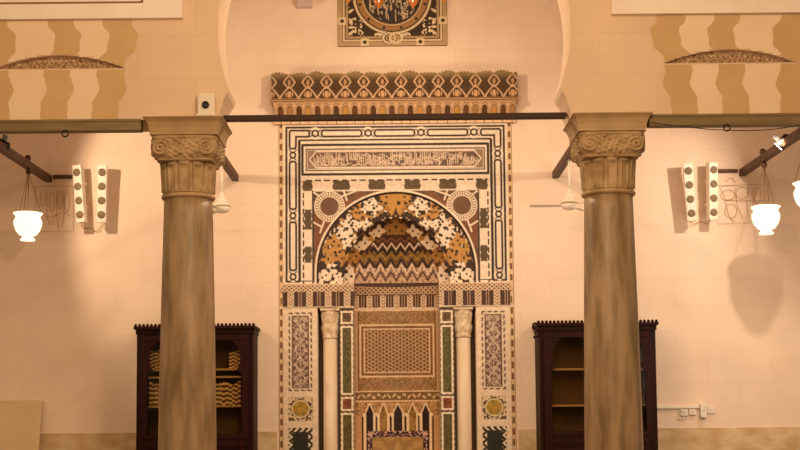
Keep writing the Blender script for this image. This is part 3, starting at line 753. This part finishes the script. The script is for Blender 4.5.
# ================================================================== COLUMNS
XC = 1.665; YC = -2.665
def sq_ring(a, z, n=4.0, N=96, disp=None):
    pts = []
    for i in range(N):
        t = 2*PI*i/N+PI/4; c_, s_ = math.cos(t), math.sin(t)
        r = a/((abs(c_)**n+abs(s_)**n)**(1/n))
        if disp: r += disp(t, z, r, a)
        pts.append((r*c_, r*s_, z))
    return pts
def make_column(label):
    t = thing('marble_column', (0, 0, 0), label, 'column', 'columns of the arcade')
    g = MB(); g.box(-.31, .31, -.31, .31, 0, .12, bev=.01); g.lathe([(.29, .12), (.31, .16), (.29, .2), (.25, .22), (.25, .25), (.27, .28), (.25, .31)], n=48); g.build('base', 'capital', t)
    z1 = zof(198, YC)
    g = MB(); prof = [(.236, .31), (.2325, .34)]
    for i in range(1, 25):
        q = i/24; prof.append((.2325-.044*q**1.6, .34+(z1-.34)*q))
    g.lathe(prof, n=64); g.build('shaft', 'column', t)
    g = MB(); za, zb_ = zof(197.5, YC), zof(164, YC)
    # astragal + bell with loops of carved leaves
    g.lathe([(.19, z1-.01), (.206, z1), (.213, z1+.012), (.206, z1+.026), (.194, z1+.03)], n=64)
    def leaf(a, z):
        q = (z-za)/(zb_-za); u = a*12/(2*PI); f = abs((u % 1)-.5)*2
        g1 = math.exp(-((f-.36)/.09)**2)*(q > .12+.15*f) - math.exp(-((f-.12)/.09)**2)*.7*(q > .3)
        return .020*g1*min(1, max(0, (q-.05)*8))+(.022*math.exp(-((q-.93)/.07)**2)*(1 if f > .5 else -.1))
    N = 40; g.lathe([(.190+.013*(i/N)**2.1, za+.03+(zb_-za-.03)*i/N) for i in range(N+1)], n=264, disp=leaf)
    g.build('leaf_bell', 'capital', t)
    g = MB(); zc_ = zof(133.5, -2.9)
    def carve(tt, z, r, a):
        q = (z-zb_)/(zc_-zb_)
        face = ((tt) % (PI/2))-PI/4; face = ((tt-PI/4) % (PI/2))   # 0..pi/2 across one face centred pi/4
        tt2 = ((tt+PI/4) % (PI/2))-PI/4; s = math.tan(tt2)
        v = (q-.52)*.9
        h = 0
        for sg in (-1, 1):
            dx, dy = (s-sg*.70)*1.15, v; rr = math.hypot(dx, dy); an = math.atan2(dy, dx*sg)
            if rr < .36: h += (.5+.5*math.cos(rr*42-an))*(1 if rr < .33 else .4)
        if abs(s) < .52:
            h += .5*max(0, math.sin(s*19)*math.sin(q*15+abs(s)*6))+.5*max(0, math.cos(s*31+q*9)*math.cos(q*21-s*7))
        if q > .9 or q < .05: h = .6
        return .024*(h-.4)*min(1, max(0, q*10))
    N = 44; rings = []
    for i in range(N+1):
        q = i/N; a = .212+.040*math.sin(min(1, q*2.9)*PI/2) - (.006 if q > .96 else 0)
        rings.append(sq_ring(a, zb_+(zc_-zb_)*q, 9, 336, carve))
    g.loft(rings); g.build('scroll_block', 'capital', t)
    g = MB(); zt = zb
    rings = [sq_ring(a_, z_, 60, 64) for a_, z_ in ((.245, zc_), (.262, zc_+.004), (.262, zc_+.02), (.264, zc_+.03), (.268, zc_+.06), (.282, zc_+.1), (.302, zc_+.125), (.308, zc_+.128), (.308, zt))]
    g.loft(rings, smooth=False); g.build('abacus', 'abacus', t)
    return t
zzz = None
colL = make_column('veined grey-brown marble column with carved capital on the left, white camera on its ledge')
colL.location = (-1.633, YC, 0)
colR = copy_tree(colL, None, (1.677, YC, 0), 'veined grey-brown marble column with carved capital on the right, in front of the right bookcase')
colR.rotation_euler.z = PI

# ================================================================== BEAMS
def beam(name, label, x0, x1, y0, y1, z0, z1, m, bev=.008, ring=None, group=None):
    t = thing(name, ((x0+x1)/2, (y0+y1)/2, z0), label, 'beam', group)
    g = MB(); g.box((x0-x1)/2, (x1-x0)/2, (y0-y1)/2, (y1-y0)/2, 0, z1-z0, bev=bev)
    if m == 'beam_olive': g.box((x0-x1)/2, (x1-x0)/2, (y0-y1)/2-.008, (y0-y1)/2+.02, z1-z0-.02, z1-z0-.002)
    g.build('timber', m, t)
    if ring is not None:
        g = MB(); r = .024; g.tube([(ring-(x0+x1)/2+r*math.cos(a), -(y1-y0)/2+.0, -.022+r*math.sin(a)) for a in [2*PI*i/24 for i in range(24)]], .006, closed=True)
        g.lathe([(.008, 0), (.008, .03)], (ring-(x0+x1)/2, -(y1-y0)/2+.02, -.006), 10)
        g.build('ring', 'dark', t)
    return t
zbt = zb-.092
beam('tie_beam', 'olive painted timber beam under the wall on the left, with an iron ring', -6, -XC-.30, -2.90, -2.80, zbt, zb-.002, 'beam_olive', ring=at(66, 126, -2.88).x)
beam('tie_beam', 'olive painted timber beam under the wall on the right, with an iron ring', XC+.30, 6, -2.90, -2.80, zbt, zb-.002, 'beam_olive', ring=at(726, 121, -2.88).x)
zq = at(398, 117.3, YC).z
beam('tie_rod', 'long thin dark beam spanning between the two columns in front of the niche', -XC+.31, XC-.31, YC-.03, YC+.03, zq-.023, zq+.023, 'tie')
zlb = at(235, 177.5, 0).z
for s, w in ((-1, 'left'), (1, 'right')):
    xe = s*1.61
    beam('cross_beam', 'short brown beam running back to the wall from the %s column, fan below' % w, xe-.032, xe+.032, YC+.31, 0, zlb-.04, zlb+.03, 'beam', group='brown beams running back to the wall')
    xo = s*3.49
    t = beam('cross_beam', 'dark brown beam running back to the wall at the far %s, glass lamp hanging below' % w, xo-.032, xo+.032, -2.42, 0, zlb-.035, zlb+.035, 'beam', group='brown beams running back to the wall')
    xi = at(73, 183, 0).x if s < 0 else at(717, 180, 0).x
    a_, b_ = sorted((xo-s*.05, xi)); beam('wall_rail', 'thin brown wooden rail on the wall joining the %s beam to the loudspeakers' % w, a_, b_, -.04, 0, zlb-.0, zlb+.035, 'beam', .004)

# ================================================================== MOSQUE LAMPS
def make_lamp(label, drop):
    t = thing('hanging_lamp', (0, 0, 0), label, 'lamp', 'white glass lamps hanging from beams')
    g = MB()
    g.lathe([(.02, -.285), (.07, -.28), (.074, -.268), (.05, -.245), (.048, -.238), (.085, -.222), (.118, -.18), (.136, -.125), (.138, -.085), (.122, -.05), (.118, -.035), (.14, -.012), (.146, -.004), (.138, .0), (.11, -.03)], n=40, caps=True)
    g.build('glass_bowl', 'lampglass', t)
    for k in range(3):
        a = k*2*PI/3+.5; g = MB(); P0 = Vector((.135*math.cos(a), .135*math.sin(a), 0)); P1 = Vector((0, 0, drop))
        g.tube([P0.lerp(P1, i/18) for i in range(19)], [.0022 if i % 2 else .0038 for i in range(19)], 6); g.build('chain', 'chain', t)
    g = MB(); g.lathe([(.0035, 0), (.0035, drop+.02)], (0, 0, 0), 8); g.build('cable', 'chain', t)
    g = MB(); g.lathe([(.012, drop-.02), (.028, drop), (.028, drop+.03), (.01, drop+.05)], n=16); g.build('hook', 'beam', t)
    return t
pl, pr = at(30, 212, -.75), at(765, 207.5, -.75)
zl = (pl.z+pr.z)/2
lamp = make_lamp('white glass vase-shaped lamp hanging from the far left beam', (zlb-.035-zl)/.94-.05)
lamp.location = (-3.47, -.75, zl); lamp.scale = (.94,)*3
l2 = copy_tree(lamp, None, (3.49, -.75, zl), 'white glass vase-shaped lamp hanging from the far right beam, near the wall')
l3 = copy_tree(lamp, None, (3.49, -2.0, zl), 'white glass lamp cut off by the right edge of the photo')
# clamps on the beams for lamps
for (s, y, w) in ((-1, -.75, 'left'), (1, -.75, 'right')):
    g = MB(); g.lathe([(.022, 0), (.03, .02), (.026, .045), (.01, .055)], (s*3.48, y, zlb+.035), 16)
    tag(g.build('beam_knob', 'beam'), 'round dark knob on top of the far %s beam' % w, 'knob')

# spot lamps on the beams
def spotlight(name, loc, aim, label, lit):
    t = thing(name, loc, label, 'spotlight'); t.rotation_euler = Vector(aim).to_track_quat('-Z', 'Y').to_euler()
    g = MB(); g.lathe([(.03, .10), (.04, .08), (.045, .0), (.05, -.03)], n=24); 
    for k in range(5): g.lathe([(.05, .02+.014*k), (.05, .025+.014*k)], n=24)
    g.build('housing', 'dark', t)
    g = MB(); g.lathe([(.043, -.031), (.043, -.034)], n=24); g.build('lens', 'led' if lit else 'greybox', t)
    g = MB(); g.box(-.008, .008, .04, .10, -.01, .03); g.build('bracket', 'dark', t)
    return t
sr = at(779, 147, -1.25)
spotlight('spotlight', tuple(at(781, 144, -1.38)), (-.35, .2, -.35), 'small lit spotlight on top of the far right beam', True)
spotlight('spotlight', tuple(at(4, 146, -1.42)), (.5, .6, -.2), 'small dark spotlight on top of the far left beam at the photo edge', False)

# ================================================================== FANS
def make_fan(label):
    t = thing('ceiling_fan', (0, 0, 0), label, 'fan', 'cream fans hanging under the short beams')
    zt = zlb-.04; za = at(219, 195, -.97).z-zt; z2 = at(219, 202, -.97).z-zt; z3 = at(219, 213, -.97).z-zt
    MB().lathe([(.0085, za), (.0085, 0)], n=12).build('rod', 'fanmat', t)
    MB().lathe([(.048, z2), (.042, z2+.02), (.02, za-.01), (.016, za+.02), (.008, za+.03)], n=24).build('canopy', 'fanmat', t)
    MB().lathe([(.03, z3), (.06, z3+.01), (.078, z3+.035), (.08, z3+.05), (.06, z2-.008), (.04, z2+.004)], n=32).build('motor', 'fanmat', t)
    MB().lathe([(.0795, z3+.05), (.083, z3+.053), (.083, z3+.064), (.077, z3+.068)], n=32).build('rim', 'fanrim', t)
    for k in range(3):
        g = MB(); a = k*2*PI/3; pts = []
        for (r, w) in ((.07, .018), (.13, .03), (.18, .04), (.35, .042), (.37, .03)):
            for s, dz in ((-1, -.006), (1, .006)):
                for h in (0, .004): pts.append((r*math.cos(a)-s*w*math.sin(a), r*math.sin(a)+s*w*math.cos(a), z3+.04+dz+h))
        fs = []
        for i in range(4):
            o = i*4; fs += [(o, o+4, o+6, o+2), (o+1, o+3, o+7, o+5), (o, o+1, o+5, o+4), (o+2, o+6, o+7, o+3)]
        fs += [(0, 2, 3, 1), (16, 17, 19, 18)]
        g.add(pts, fs); g.build('blade', 'fanmat', t)
    return t
fan = make_fan('cream fan on a thin rod beside the left column'); fan.location = (-1.61, -.97, zlb-.04)
f2 = copy_tree(fan, None, (1.61, -.97, zlb-.04), 'cream fan on a thin rod beside the right column'); f2.rotation_euler.z = PI

# ================================================================== LINE SPEAKERS
def make_speaker(label):
    t = thing('column_loudspeaker', (0, 0, 0), label, 'loudspeaker', 'slim white loudspeakers on the wall')
    g = MB(); g.box(-.044, .044, -.045, .045, -.285, .285, bev=.008); g.build('cabinet', 'plastic', t)
    for k in range(4):
        g = MB(); g.lathe([(.004, -.049), (.02, -.053), (.036, -.05), (.039, -.044)], (0, 0, .21-.14*k), 24, axis='Y'); g.build('driver', 'grille', t)
    for q in (.1, -.13): MB().box(-.02, .02, .045, .16, q, q+.03).build('bracket', 'plastic', t)
    return t
sp0 = make_speaker('slim white loudspeaker left of the pair on the left wall')
specs = [((80, 194), 3.5, -8, 'slim white four-driver loudspeaker on the left wall, the one nearer the glass lamp'), ((102.3, 194), -1, 6, 'slim white four-driver loudspeaker on the left wall, the one nearer the left column'),
         ((689.3, 192.5), 3.5, -6, 'slim white four-driver loudspeaker on the right wall, the one nearer the right column'), ((712, 191.5), 0, 8, 'slim white four-driver loudspeaker on the right wall, the one nearer the glass lamp')]
for i, (p, tilt, yaw, lb) in enumerate(specs):
    o = sp0 if i == 0 else copy_tree(sp0); o['label'] = lb; o.location = at(*p, -.19); o.rotation_euler = (R(4), R(-tilt), R(yaw))
def curve_pts(ps, n=10):
    P = [Vector(p) for p in ps]; out = []
    for i in range(len(P)-1):
        a, b, c_, d_ = P[max(i-1, 0)], P[i], P[i+1], P[min(i+2, len(P)-1)]
        for k in range(n):
            t = k/n; out.append(.5*((2*b)+(c_-a)*t+(2*a-5*b+4*c_-d_)*t*t+(3*b-a-3*c_+d_)*t**3))
    return out+[P[-1]]
def cable(name, pix, Y, r, m, label, cat='cable'):
    g = MB(); g.tube(curve_pts([at(p[0], p[1], (p[2] if len(p) > 2 else Y)) for p in pix]), r, 6); return tag(g.build(name, m), label, cat)
cable('speaker_cable', [(81, 223), (83, 228), (90, 228.5), (97, 231), (101, 226), (102, 222)], -.03, .004, 'wire', 'thin cable looping between the left pair of loudspeakers')
cable('speaker_cable', [(690, 221), (694, 224), (700, 222), (707, 223.5), (711, 220)], -.03, .004, 'wire', 'thin cable looping between the right pair of loudspeakers')
cable('sagging_wire', [(648, 122.5), (675, 125.5), (710, 129.3), (745, 130.5), (775, 129), (815, 122.5)], -2.95, .0035, 'dark', 'thin dark wire sagging below the right painted beam', 'wire')

# wire light motifs on the wall
def motif(name, paths, label):
    t = thing(name, (0, 0, 0), label, 'wall ornament')
    for i, (pt, nm) in enumerate(paths):
        g = MB(); g.tube(curve_pts([at(a, b, -.018) for a, b in pt], 6) if nm != 'frame' else [at(a, b, -.018) for a, b in pt], .0023, 6); g.build(nm, 'wire', t)
    return t
def oval(cx, cy, rx, ry, ph=0): return [(cx+rx*math.cos(2*PI*i/12+ph), cy+ry*math.sin(2*PI*i/12+ph)) for i in range(13)]
motif('wire_motif', [([(35, 187), (73, 186), (73.5, 231), (36, 231.5), (35, 187)], 'frame'), (oval(43, 198, 2.6, 8), 'loop'), (oval(52, 202, 2.4, 10), 'loop'), (oval(60, 200, 2.2, 9), 'loop'), (oval(67, 201, 2.4, 11), 'loop'),
                     ([(48, 188), (47, 214), (51, 225), (55, 216)], 'stem'), ([(57, 190), (56.5, 212), (59, 228)], 'stem'), ([(63, 190), (64, 215), (62, 226)], 'stem'), ([(39, 214), (50, 217), (62, 213), (71, 216)], 'stem')], 'faint wire outline ornament of ovals on the wall behind the left glass lamp')
motif('wire_motif', [([(717, 186), (768, 184), (770, 222), (718, 224), (717, 186)], 'frame'), (oval(728, 195, 7, 5), 'loop'), (oval(742, 193, 6, 6, 1), 'loop'), (oval(731, 211, 6, 7, 2), 'loop'), (oval(757, 195, 4, 8), 'loop'),
                     ([(720, 188), (725, 198), (729, 216), (734, 222)], 'stem'), ([(724, 200), (740, 201), (765, 201)], 'stem'), ([(748, 186), (747, 205), (750, 222)], 'stem'), ([(736, 187), (737, 204), (743, 219)], 'stem'), ([(726, 182), (731, 178), (736, 183)], 'stem')], 'faint wire outline ornament of loops on the wall beside the right loudspeakers')

# ================================================================== BOOKCASES
YCF = -.42
def make_case(cx, label, open_light, pyl):
    zt = at(196, 324.5, YCF).z if True else 0
    hw = .562
    t = thing('bookcase', (cx, 0, 0), label, 'bookcase', None)
    g = MB(); th = .05
    g.box(-hw, -hw+th, YCF+.03, -.02, 0, zt-.09); g.box(hw-th, hw, YCF+.03, -.02, 0, zt-.09)
    g.box(-hw+th, hw-th, -.045, -.022, .1, zt-.09, 1); g.box(-hw+th, hw-th, YCF+.03, -.02, 0, .14); g.box(-hw+th, hw-th, YCF+.03, -.02, zt-.13, zt-.09)
    g.box(-.03, .03, YCF+.03, YCF+.06, .14, zt-.13)
    g.build('carcass', ['wood', 'wood_in'], t)
    g = MB(); g.box(-hw-.01, hw+.01, YCF+.01, -.015, zt-.09, zt-.045, bev=.006); g.box(-hw-.025, hw+.025, YCF-.02, -.01, zt-.045, zt-.015, bev=.006); co = g.build('cornice', 'wood', t)
    g = MB()
    for i in range(31): g.lathe([(.012, 0), (.0165, .01), (.01, .022), (.003, .027)], (-hw-.005+i*(2*hw+.01)/30, YCF-.006, zt-.016), 8)
    g.build('beading', 'wood', co)
    sh = []
    for py in (369, 376.5, 405.5) if not open_light else (367, 403):
        z = at(cx*100+396, py+(1.5 if open_light else 0), -.25).z
        MB().box(-hw+th, hw-th, YCF+.07, -.045, z-.018, z).build('shelf', 'shelf', t); sh.append(z)
    MB().box(-hw+th, hw-th, YCF+.07, -.045, .62, .64).build('shelf', 'shelf', t)
    # doors with keyhole-arched glass
    zA_ = at(240, 357, YCF).z; zP = at(240, 369.5, YCF).z; zBt = at(240, 434, YCF).z
    for s in (-1, 1):
        dx0, dx1 = (.008, hw-th+.01) if s > 0 else (-hw+th-.01, -.008)
        c_ = (dx0+dx1)/2+s*-.012; r = .19
        pts = circ(c_, zA_-.01, r, 24, R(-38), R(218), True)
        hole = [(c_+.2, zBt), (c_+.2, zP-.05), (c_+.165, zP-.0)]+pts+[(c_-.165, zP), (c_-.2, zP-.05), (c_-.2, zBt)]
        hole2 = [(dx0+.08, .3), (dx1-.08, .3), (dx1-.08, zBt-.14), (dx0+.08, zBt-.14)]
        g = MB(); g.prism([(dx0, .15), (dx1, .15), (dx1, zt-.1), (dx0, zt-.1)], YCF, YCF+.03, [hole, hole2])
        g.box(dx0+.07, dx1-.07, YCF+.01, YCF+.02, .29, zBt-.13)
        g.box(dx0+.03, dx1-.03, YCF-.008, YCF+.002, zBt-.045, zBt-.02, bev=.003); g.box(dx0+.03, dx1-.03, YCF-.008, YCF+.002, zBt-.12, zBt-.10, bev=.003)
        g.box(dx0+.03, dx1-.03, YCF-.008, YCF+.002, zt-.155, zt-.14, bev=.003)
        dr = g.build('door', 'wood', t)
        MB().box(c_-.21, c_+.21, YCF+.012, YCF+.017, zBt-.01, zA_+.2).build('glass_pane', 'glass', dr)
        g = MB(); hx = .03*s
        g.lathe([(.006, 0), (.006, -.015), (.014, -.02), (.012, -.032), (.004, -.036)], (hx, YCF, zBt-.01), 12, axis='Y'); g.build('knob', 'brass', dr)
    return t, zt, sh
cl = at(194.4, 400, YCF).x; crx = at(599, 400, YCF).x
caseL, ztL, shL = make_case(cl, 'dark mahogany bookcase with arched glass doors holding books, behind the left column', False, 0)
caseR, ztR, shR = make_case(crx, 'dark mahogany bookcase with empty shelves and a curled hook, behind the right column', True, 0)
hk = [(.0, 0, 0), (-.045, 0, .005), (-.055, 0, -.03), (-.02, 0, -.06), (.0, 0, -.09), (-.012, 0, -.125), (-.04, 0, -.12), (-.05, 0, -.14)]
g = MB(); g.tube([Vector((-.562, YCF+.03, ztR-.02))+p for p in curve_pts(hk, 6)], .009, 8); g.build('hook', 'wood', caseR)['label'] = 'dark curled hook on the upper left corner'
# books
bkm = {}
def book_mat(c):
    m = mat('book_'+c, c, .5, None); nt = m.node_tree; b_ = nt.nodes['Principled BSDF']
    tc = nt.nodes.new('ShaderNodeTexCoord'); sp = nt.nodes.new('ShaderNodeSeparateXYZ'); nt.links.new(tc.outputs['Object'], sp.inputs[0])
    mt = nt.nodes.new('ShaderNodeMath'); mt.operation = 'MULTIPLY'; mt.inputs[1].default_value = 130; oi = nt.nodes.new('ShaderNodeObjectInfo'); ad = nt.nodes.new('ShaderNodeMath'); ad.operation = 'ADD'
    nt.links.new(sp.outputs[2], ad.inputs[0]); nt.links.new(oi.outputs['Random'], ad.inputs[1]); nt.links.new(ad.outputs[0], mt.inputs[0])
    sn = nt.nodes.new('ShaderNodeMath'); sn.operation = 'SINE'; nt.links.new(mt.outputs[0], sn.inputs[0])
    gt = nt.nodes.new('ShaderNodeMath'); gt.operation = 'GREATER_THAN'; gt.inputs[1].default_value = .1; nt.links.new(sn.outputs[0], gt.inputs[0])
    mx = nt.nodes.new('ShaderNodeMix'); mx.data_type = 'RGBA'; mx.inputs[6].default_value = (*lin(c), 1); mx.inputs[7].default_value = (*lin('cbb083'), 1)
    nt.links.new(gt.outputs[0], mx.inputs[0]); nt.links.new(mx.outputs[2], b_.inputs['Base Color']); return m
bms = [book_mat(c) for c in ('5a2418', '3c3a20', '6a4420', '402018')]
protos = []
def place_books(zs, x0, x1, hh, label, group, seed):
    q = random.Random(seed); x = x0
    k = 0
    while x < x1:
        w = q.uniform(.026, .034); h = hh*q.uniform(.84, 1.0)
        key = k % 4
        if len(protos) <= key:
            g = MB(); g.box(-.5, .5, 0, 1, 0, .012); g.box(-.5, -.42, 0, 1, 0, 1); g.box(.42, .5, 0, 1, 0, 1); g.box(-.5, .5, 0, .1, 0, 1, bev=.03); g.box(-.42, .42, .1, .95, .012, .97, 1)
            me_ = g.build('book', [bms[key], 'plastic']); 
            # bake real size so the spine bands stay in metres
            for v in me_.data.vertices: v.co = Vector((v.co.x*.029, v.co.y*.17, v.co.z*.235))
            protos.append(me_); o = me_
        else: o = protos[key].copy(); COL.objects.link(o)
        o.location = (x+w/2, YCF+.085, zs); o.scale = (w/.029*.93, 1, h/.235); tag(o, label, 'book', group)
        x += w; k += 1
g1, g2 = 'books on the middle shelf of the left bookcase', 'books on the top shelf of the left bookcase'
xa_ = at(241.5, 390, YCF+.1).x; xL = at(149.5, 390, YCF+.1).x
place_books(shL[2], xL, xL+.36, .235, 'gilt-banded book standing on the middle shelf behind the left glass door', g1, 1)
place_books(shL[2], xa_-.40, xa_-.02, .235, 'gilt-banded book standing on the middle shelf behind the right glass door of the left bookcase', g1, 2)
place_books(shL[0], xL, xL+.10, .19, 'gilt-banded book on the top shelf at the left side of the left bookcase', g2, 3)
place_books(shL[0], xa_-.12, xa_-.02, .19, 'gilt-banded book on the top shelf at the right side of the left bookcase', g2, 4)

# ================================================================== SMALL THINGS
p = at(206.5, 111.5, YF-.06)
t = thing('security_camera', (p.x, YF-.06, zb), 'small white security camera on the ledge of the left column', 'camera')
MB().box(-.062, .062, -.045, .045, .0, .178, bev=.012).build('housing', 'plastic', t)
MB().lathe([(.028, -.046), (.028, -.06), (.016, -.066), (.014, -.055)], (0, 0, .085), 24, axis='Y').build('lens', 'dark', t)
MB().box(-.072, .072, -.055, .05, 0, .018, bev=.004).build('base', 'plastic', t)
pa, pb = at(296.5, 6.5, -.08), at(312, 6.5, -.08)
t = thing('wall_box', ((pa.x+pb.x)/2, 0, pa.z), 'small mauve-grey box on the wall at the top edge, left of the medallion panel', 'box')
w = (pb.x-pa.x)/2; MB().box(-w, w, -.09, 0, 0, .32, bev=.01).build('housing', 'greybox', t)
MB().box(-w+.015, w-.015, -.096, -.088, .04, .28).build('cover', 'greybox', t)
# board leaning on the wall
pt = at(43.5, 401, -.06)
g = MB(); zt_ = pt.z; x1 = at(42, 401, -.06).x
vs = [(x1-.9, -.42, 0), (x1, -.42, 0), (x1, -.05, zt_), (x1-.9, -.05, zt_+.01)]
g.add([*vs]+[(a, b_+.028, c_+.003) for a, b_, c_ in vs], [(0, 1, 2, 3), (7, 6, 5, 4), (0, 4, 5, 1), (1, 5, 6, 2), (2, 6, 7, 3), (3, 7, 4, 0)])
tag(g.build('leaning_board', 'board'), 'plain pale board leaning on the wall in the lower left corner', 'board')
# electrical trunking and sockets
pa, pb = at(655, 407.5, 0), at(702, 407, 0)
tag(MB().box(pa.x, pb.x, -.03, 0, pa.z-.012, pa.z+.012, bev=.003).build('cable_trunking', 'plastic'), 'narrow white cable trunking running from the right bookcase', 'trunking')
def socket(px, py, w, h, dp, label, loop=None):
    q = at(px, py, -.02); t = thing('wall_socket', (q.x, -.001 if zd < q.z else -.016, q.z), label, 'socket')
    MB().box(-w, w, -dp, 0, -h, h, bev=.004).build('plate', 'plastic', t)
    g = MB()
    for a in (-.4, .4): g.lathe([(.004, 0), (.004, .003)], (a*w*.7, -dp-.002, 0), 8, axis='Y')
    g.build('holes', 'dark', t); return t
socket(684, 412.5, .038, .032, .03, 'white wall socket under the trunking with a short cable loop')
socket(692.5, 412, .034, .028, .03, 'white wall socket under the trunking, next to the tall box')
socket(702.5, 410.5, .03, .068, .07, 'tall white switch box at the end of the trunking')
socket(711.5, 410, .04, .032, .015, 'flat white socket plate right of the tall switch box')
cable('plug_cable', [(684, 412), (680, 410), (679, 416), (682, 419.5), (684, 416), (685, 413)], -.055, .004, 'plastic', 'short white cable loop hanging from the wall socket')

# chandelier whose lowest cups reach into the frame
zr = at(395, -15, -1.5).z
ch = thing('chandelier', (at(396, 5, -1.5).x, -1.5, zr), 'brass ring chandelier with amber glass cups at the top edge above the arch', 'chandelier')
g = MB(); g.tube([(.63*math.cos(a), .63*math.sin(a), .16) for a in [2*PI*i/60 for i in range(60)]], .016, closed=True)
for k in range(4):
    a = k*PI/2+.3; g.tube([(.63*math.cos(a), .63*math.sin(a), .16), (0, 0, .9)], .006, 6)
g.tube([(0, 0, .9), (0, 0, 7-zr)], .01, 8); g.build('ring_frame', 'brass', ch)
for k in range(12):
    a = 2*PI*(k+.5)/12; g = MB()
    g.lathe([(.004, -.035), (.012, -.02), (.03, 0), (.052, .03), (.056, .07), (.048, .1), (.05, .12)], (.63*math.cos(a), .63*math.sin(a), .02), 20); g.build('glass_cup', 'amber', ch)

# ================================================================== LIGHTS
WARM = (1.0, .70, .42)
def light(kind, loc, energy, color=WARM, size=.1, aim=None, spot=None, sy=None, blend=.5):
    ld = bpy.data.lights.new('light', kind); ld.energy = energy; ld.color = color
    if kind == 'AREA':
        ld.size = size; ld.shape = 'RECTANGLE' if sy else 'SQUARE'
        if sy: ld.size_y = sy
    else: ld.shadow_soft_size = size
    if spot: ld.spot_size = R(spot); ld.spot_blend = blend
    o = bpy.data.objects.new('light', ld); COL.objects.link(o); o.location = loc
    if aim: o.rotation_euler = (Vector(aim)-Vector(loc)).to_track_quat('-Z', 'Y').to_euler()
    return o
# hall lamp in front of the arcade at beam height, then an added fill
light('POINT', (0.1, -7.4, 3.95), 250, (1, .69, .41), size=.12)
light('AREA', (0, -8.5, 6.2), 185, (1, .70, .42), size=6, sy=2.5, aim=(0, 0, 3.2))  # large soft fill added for the ambient light, no fitting
# aisle spotlights on the side beams, and the chandelier
light('SPOT', (3.40, -1.50, zlb+.05), 92, (1, .80, .60), size=.03, aim=(2.0, 0, 2.2), spot=150, blend=.6)
light('SPOT', (-3.33, -1.60, zlb+.10), 112, (1, .76, .52), size=.03, aim=(-1.0, 0, 3.5), spot=112, blend=.35)
light('POINT', (0.0, -1.9, 4.85), 76, (1, .78, .56), size=.06)
light('AREA', (0, -2.2, 3.2), 22, (1, .79, .57), size=2.4, sy=.8, aim=(0, 0, 2.2))  # added fill towards the back wall, not one of the aisle lamps
light('AREA', (3.1, -2.55, 2.3), 24, (1, .84, .66), size=1.4, aim=(2.9, 0, 1.7))  # added fill that brightens the lower right wall, no lamp hangs here
light('AREA', (-3.3, -2.55, 2.3), 7, (1, .70, .40), size=1.4, aim=(-3.3, 0, 2.0))  # weak added fill for the far left wall, without a source
w = bpy.data.worlds.new('world'); scn.world = w; w.use_nodes = True
w.node_tree.nodes['Background'].inputs[0].default_value = (1.0, .67, .35, 1); w.node_tree.nodes['Background'].inputs[1].default_value = .44

vs_ = scn.view_settings; vs_.view_transform = 'Standard'; vs_.look = 'None'; vs_.exposure = -0.05; vs_.gamma = 1; vs_.use_curve_mapping = False
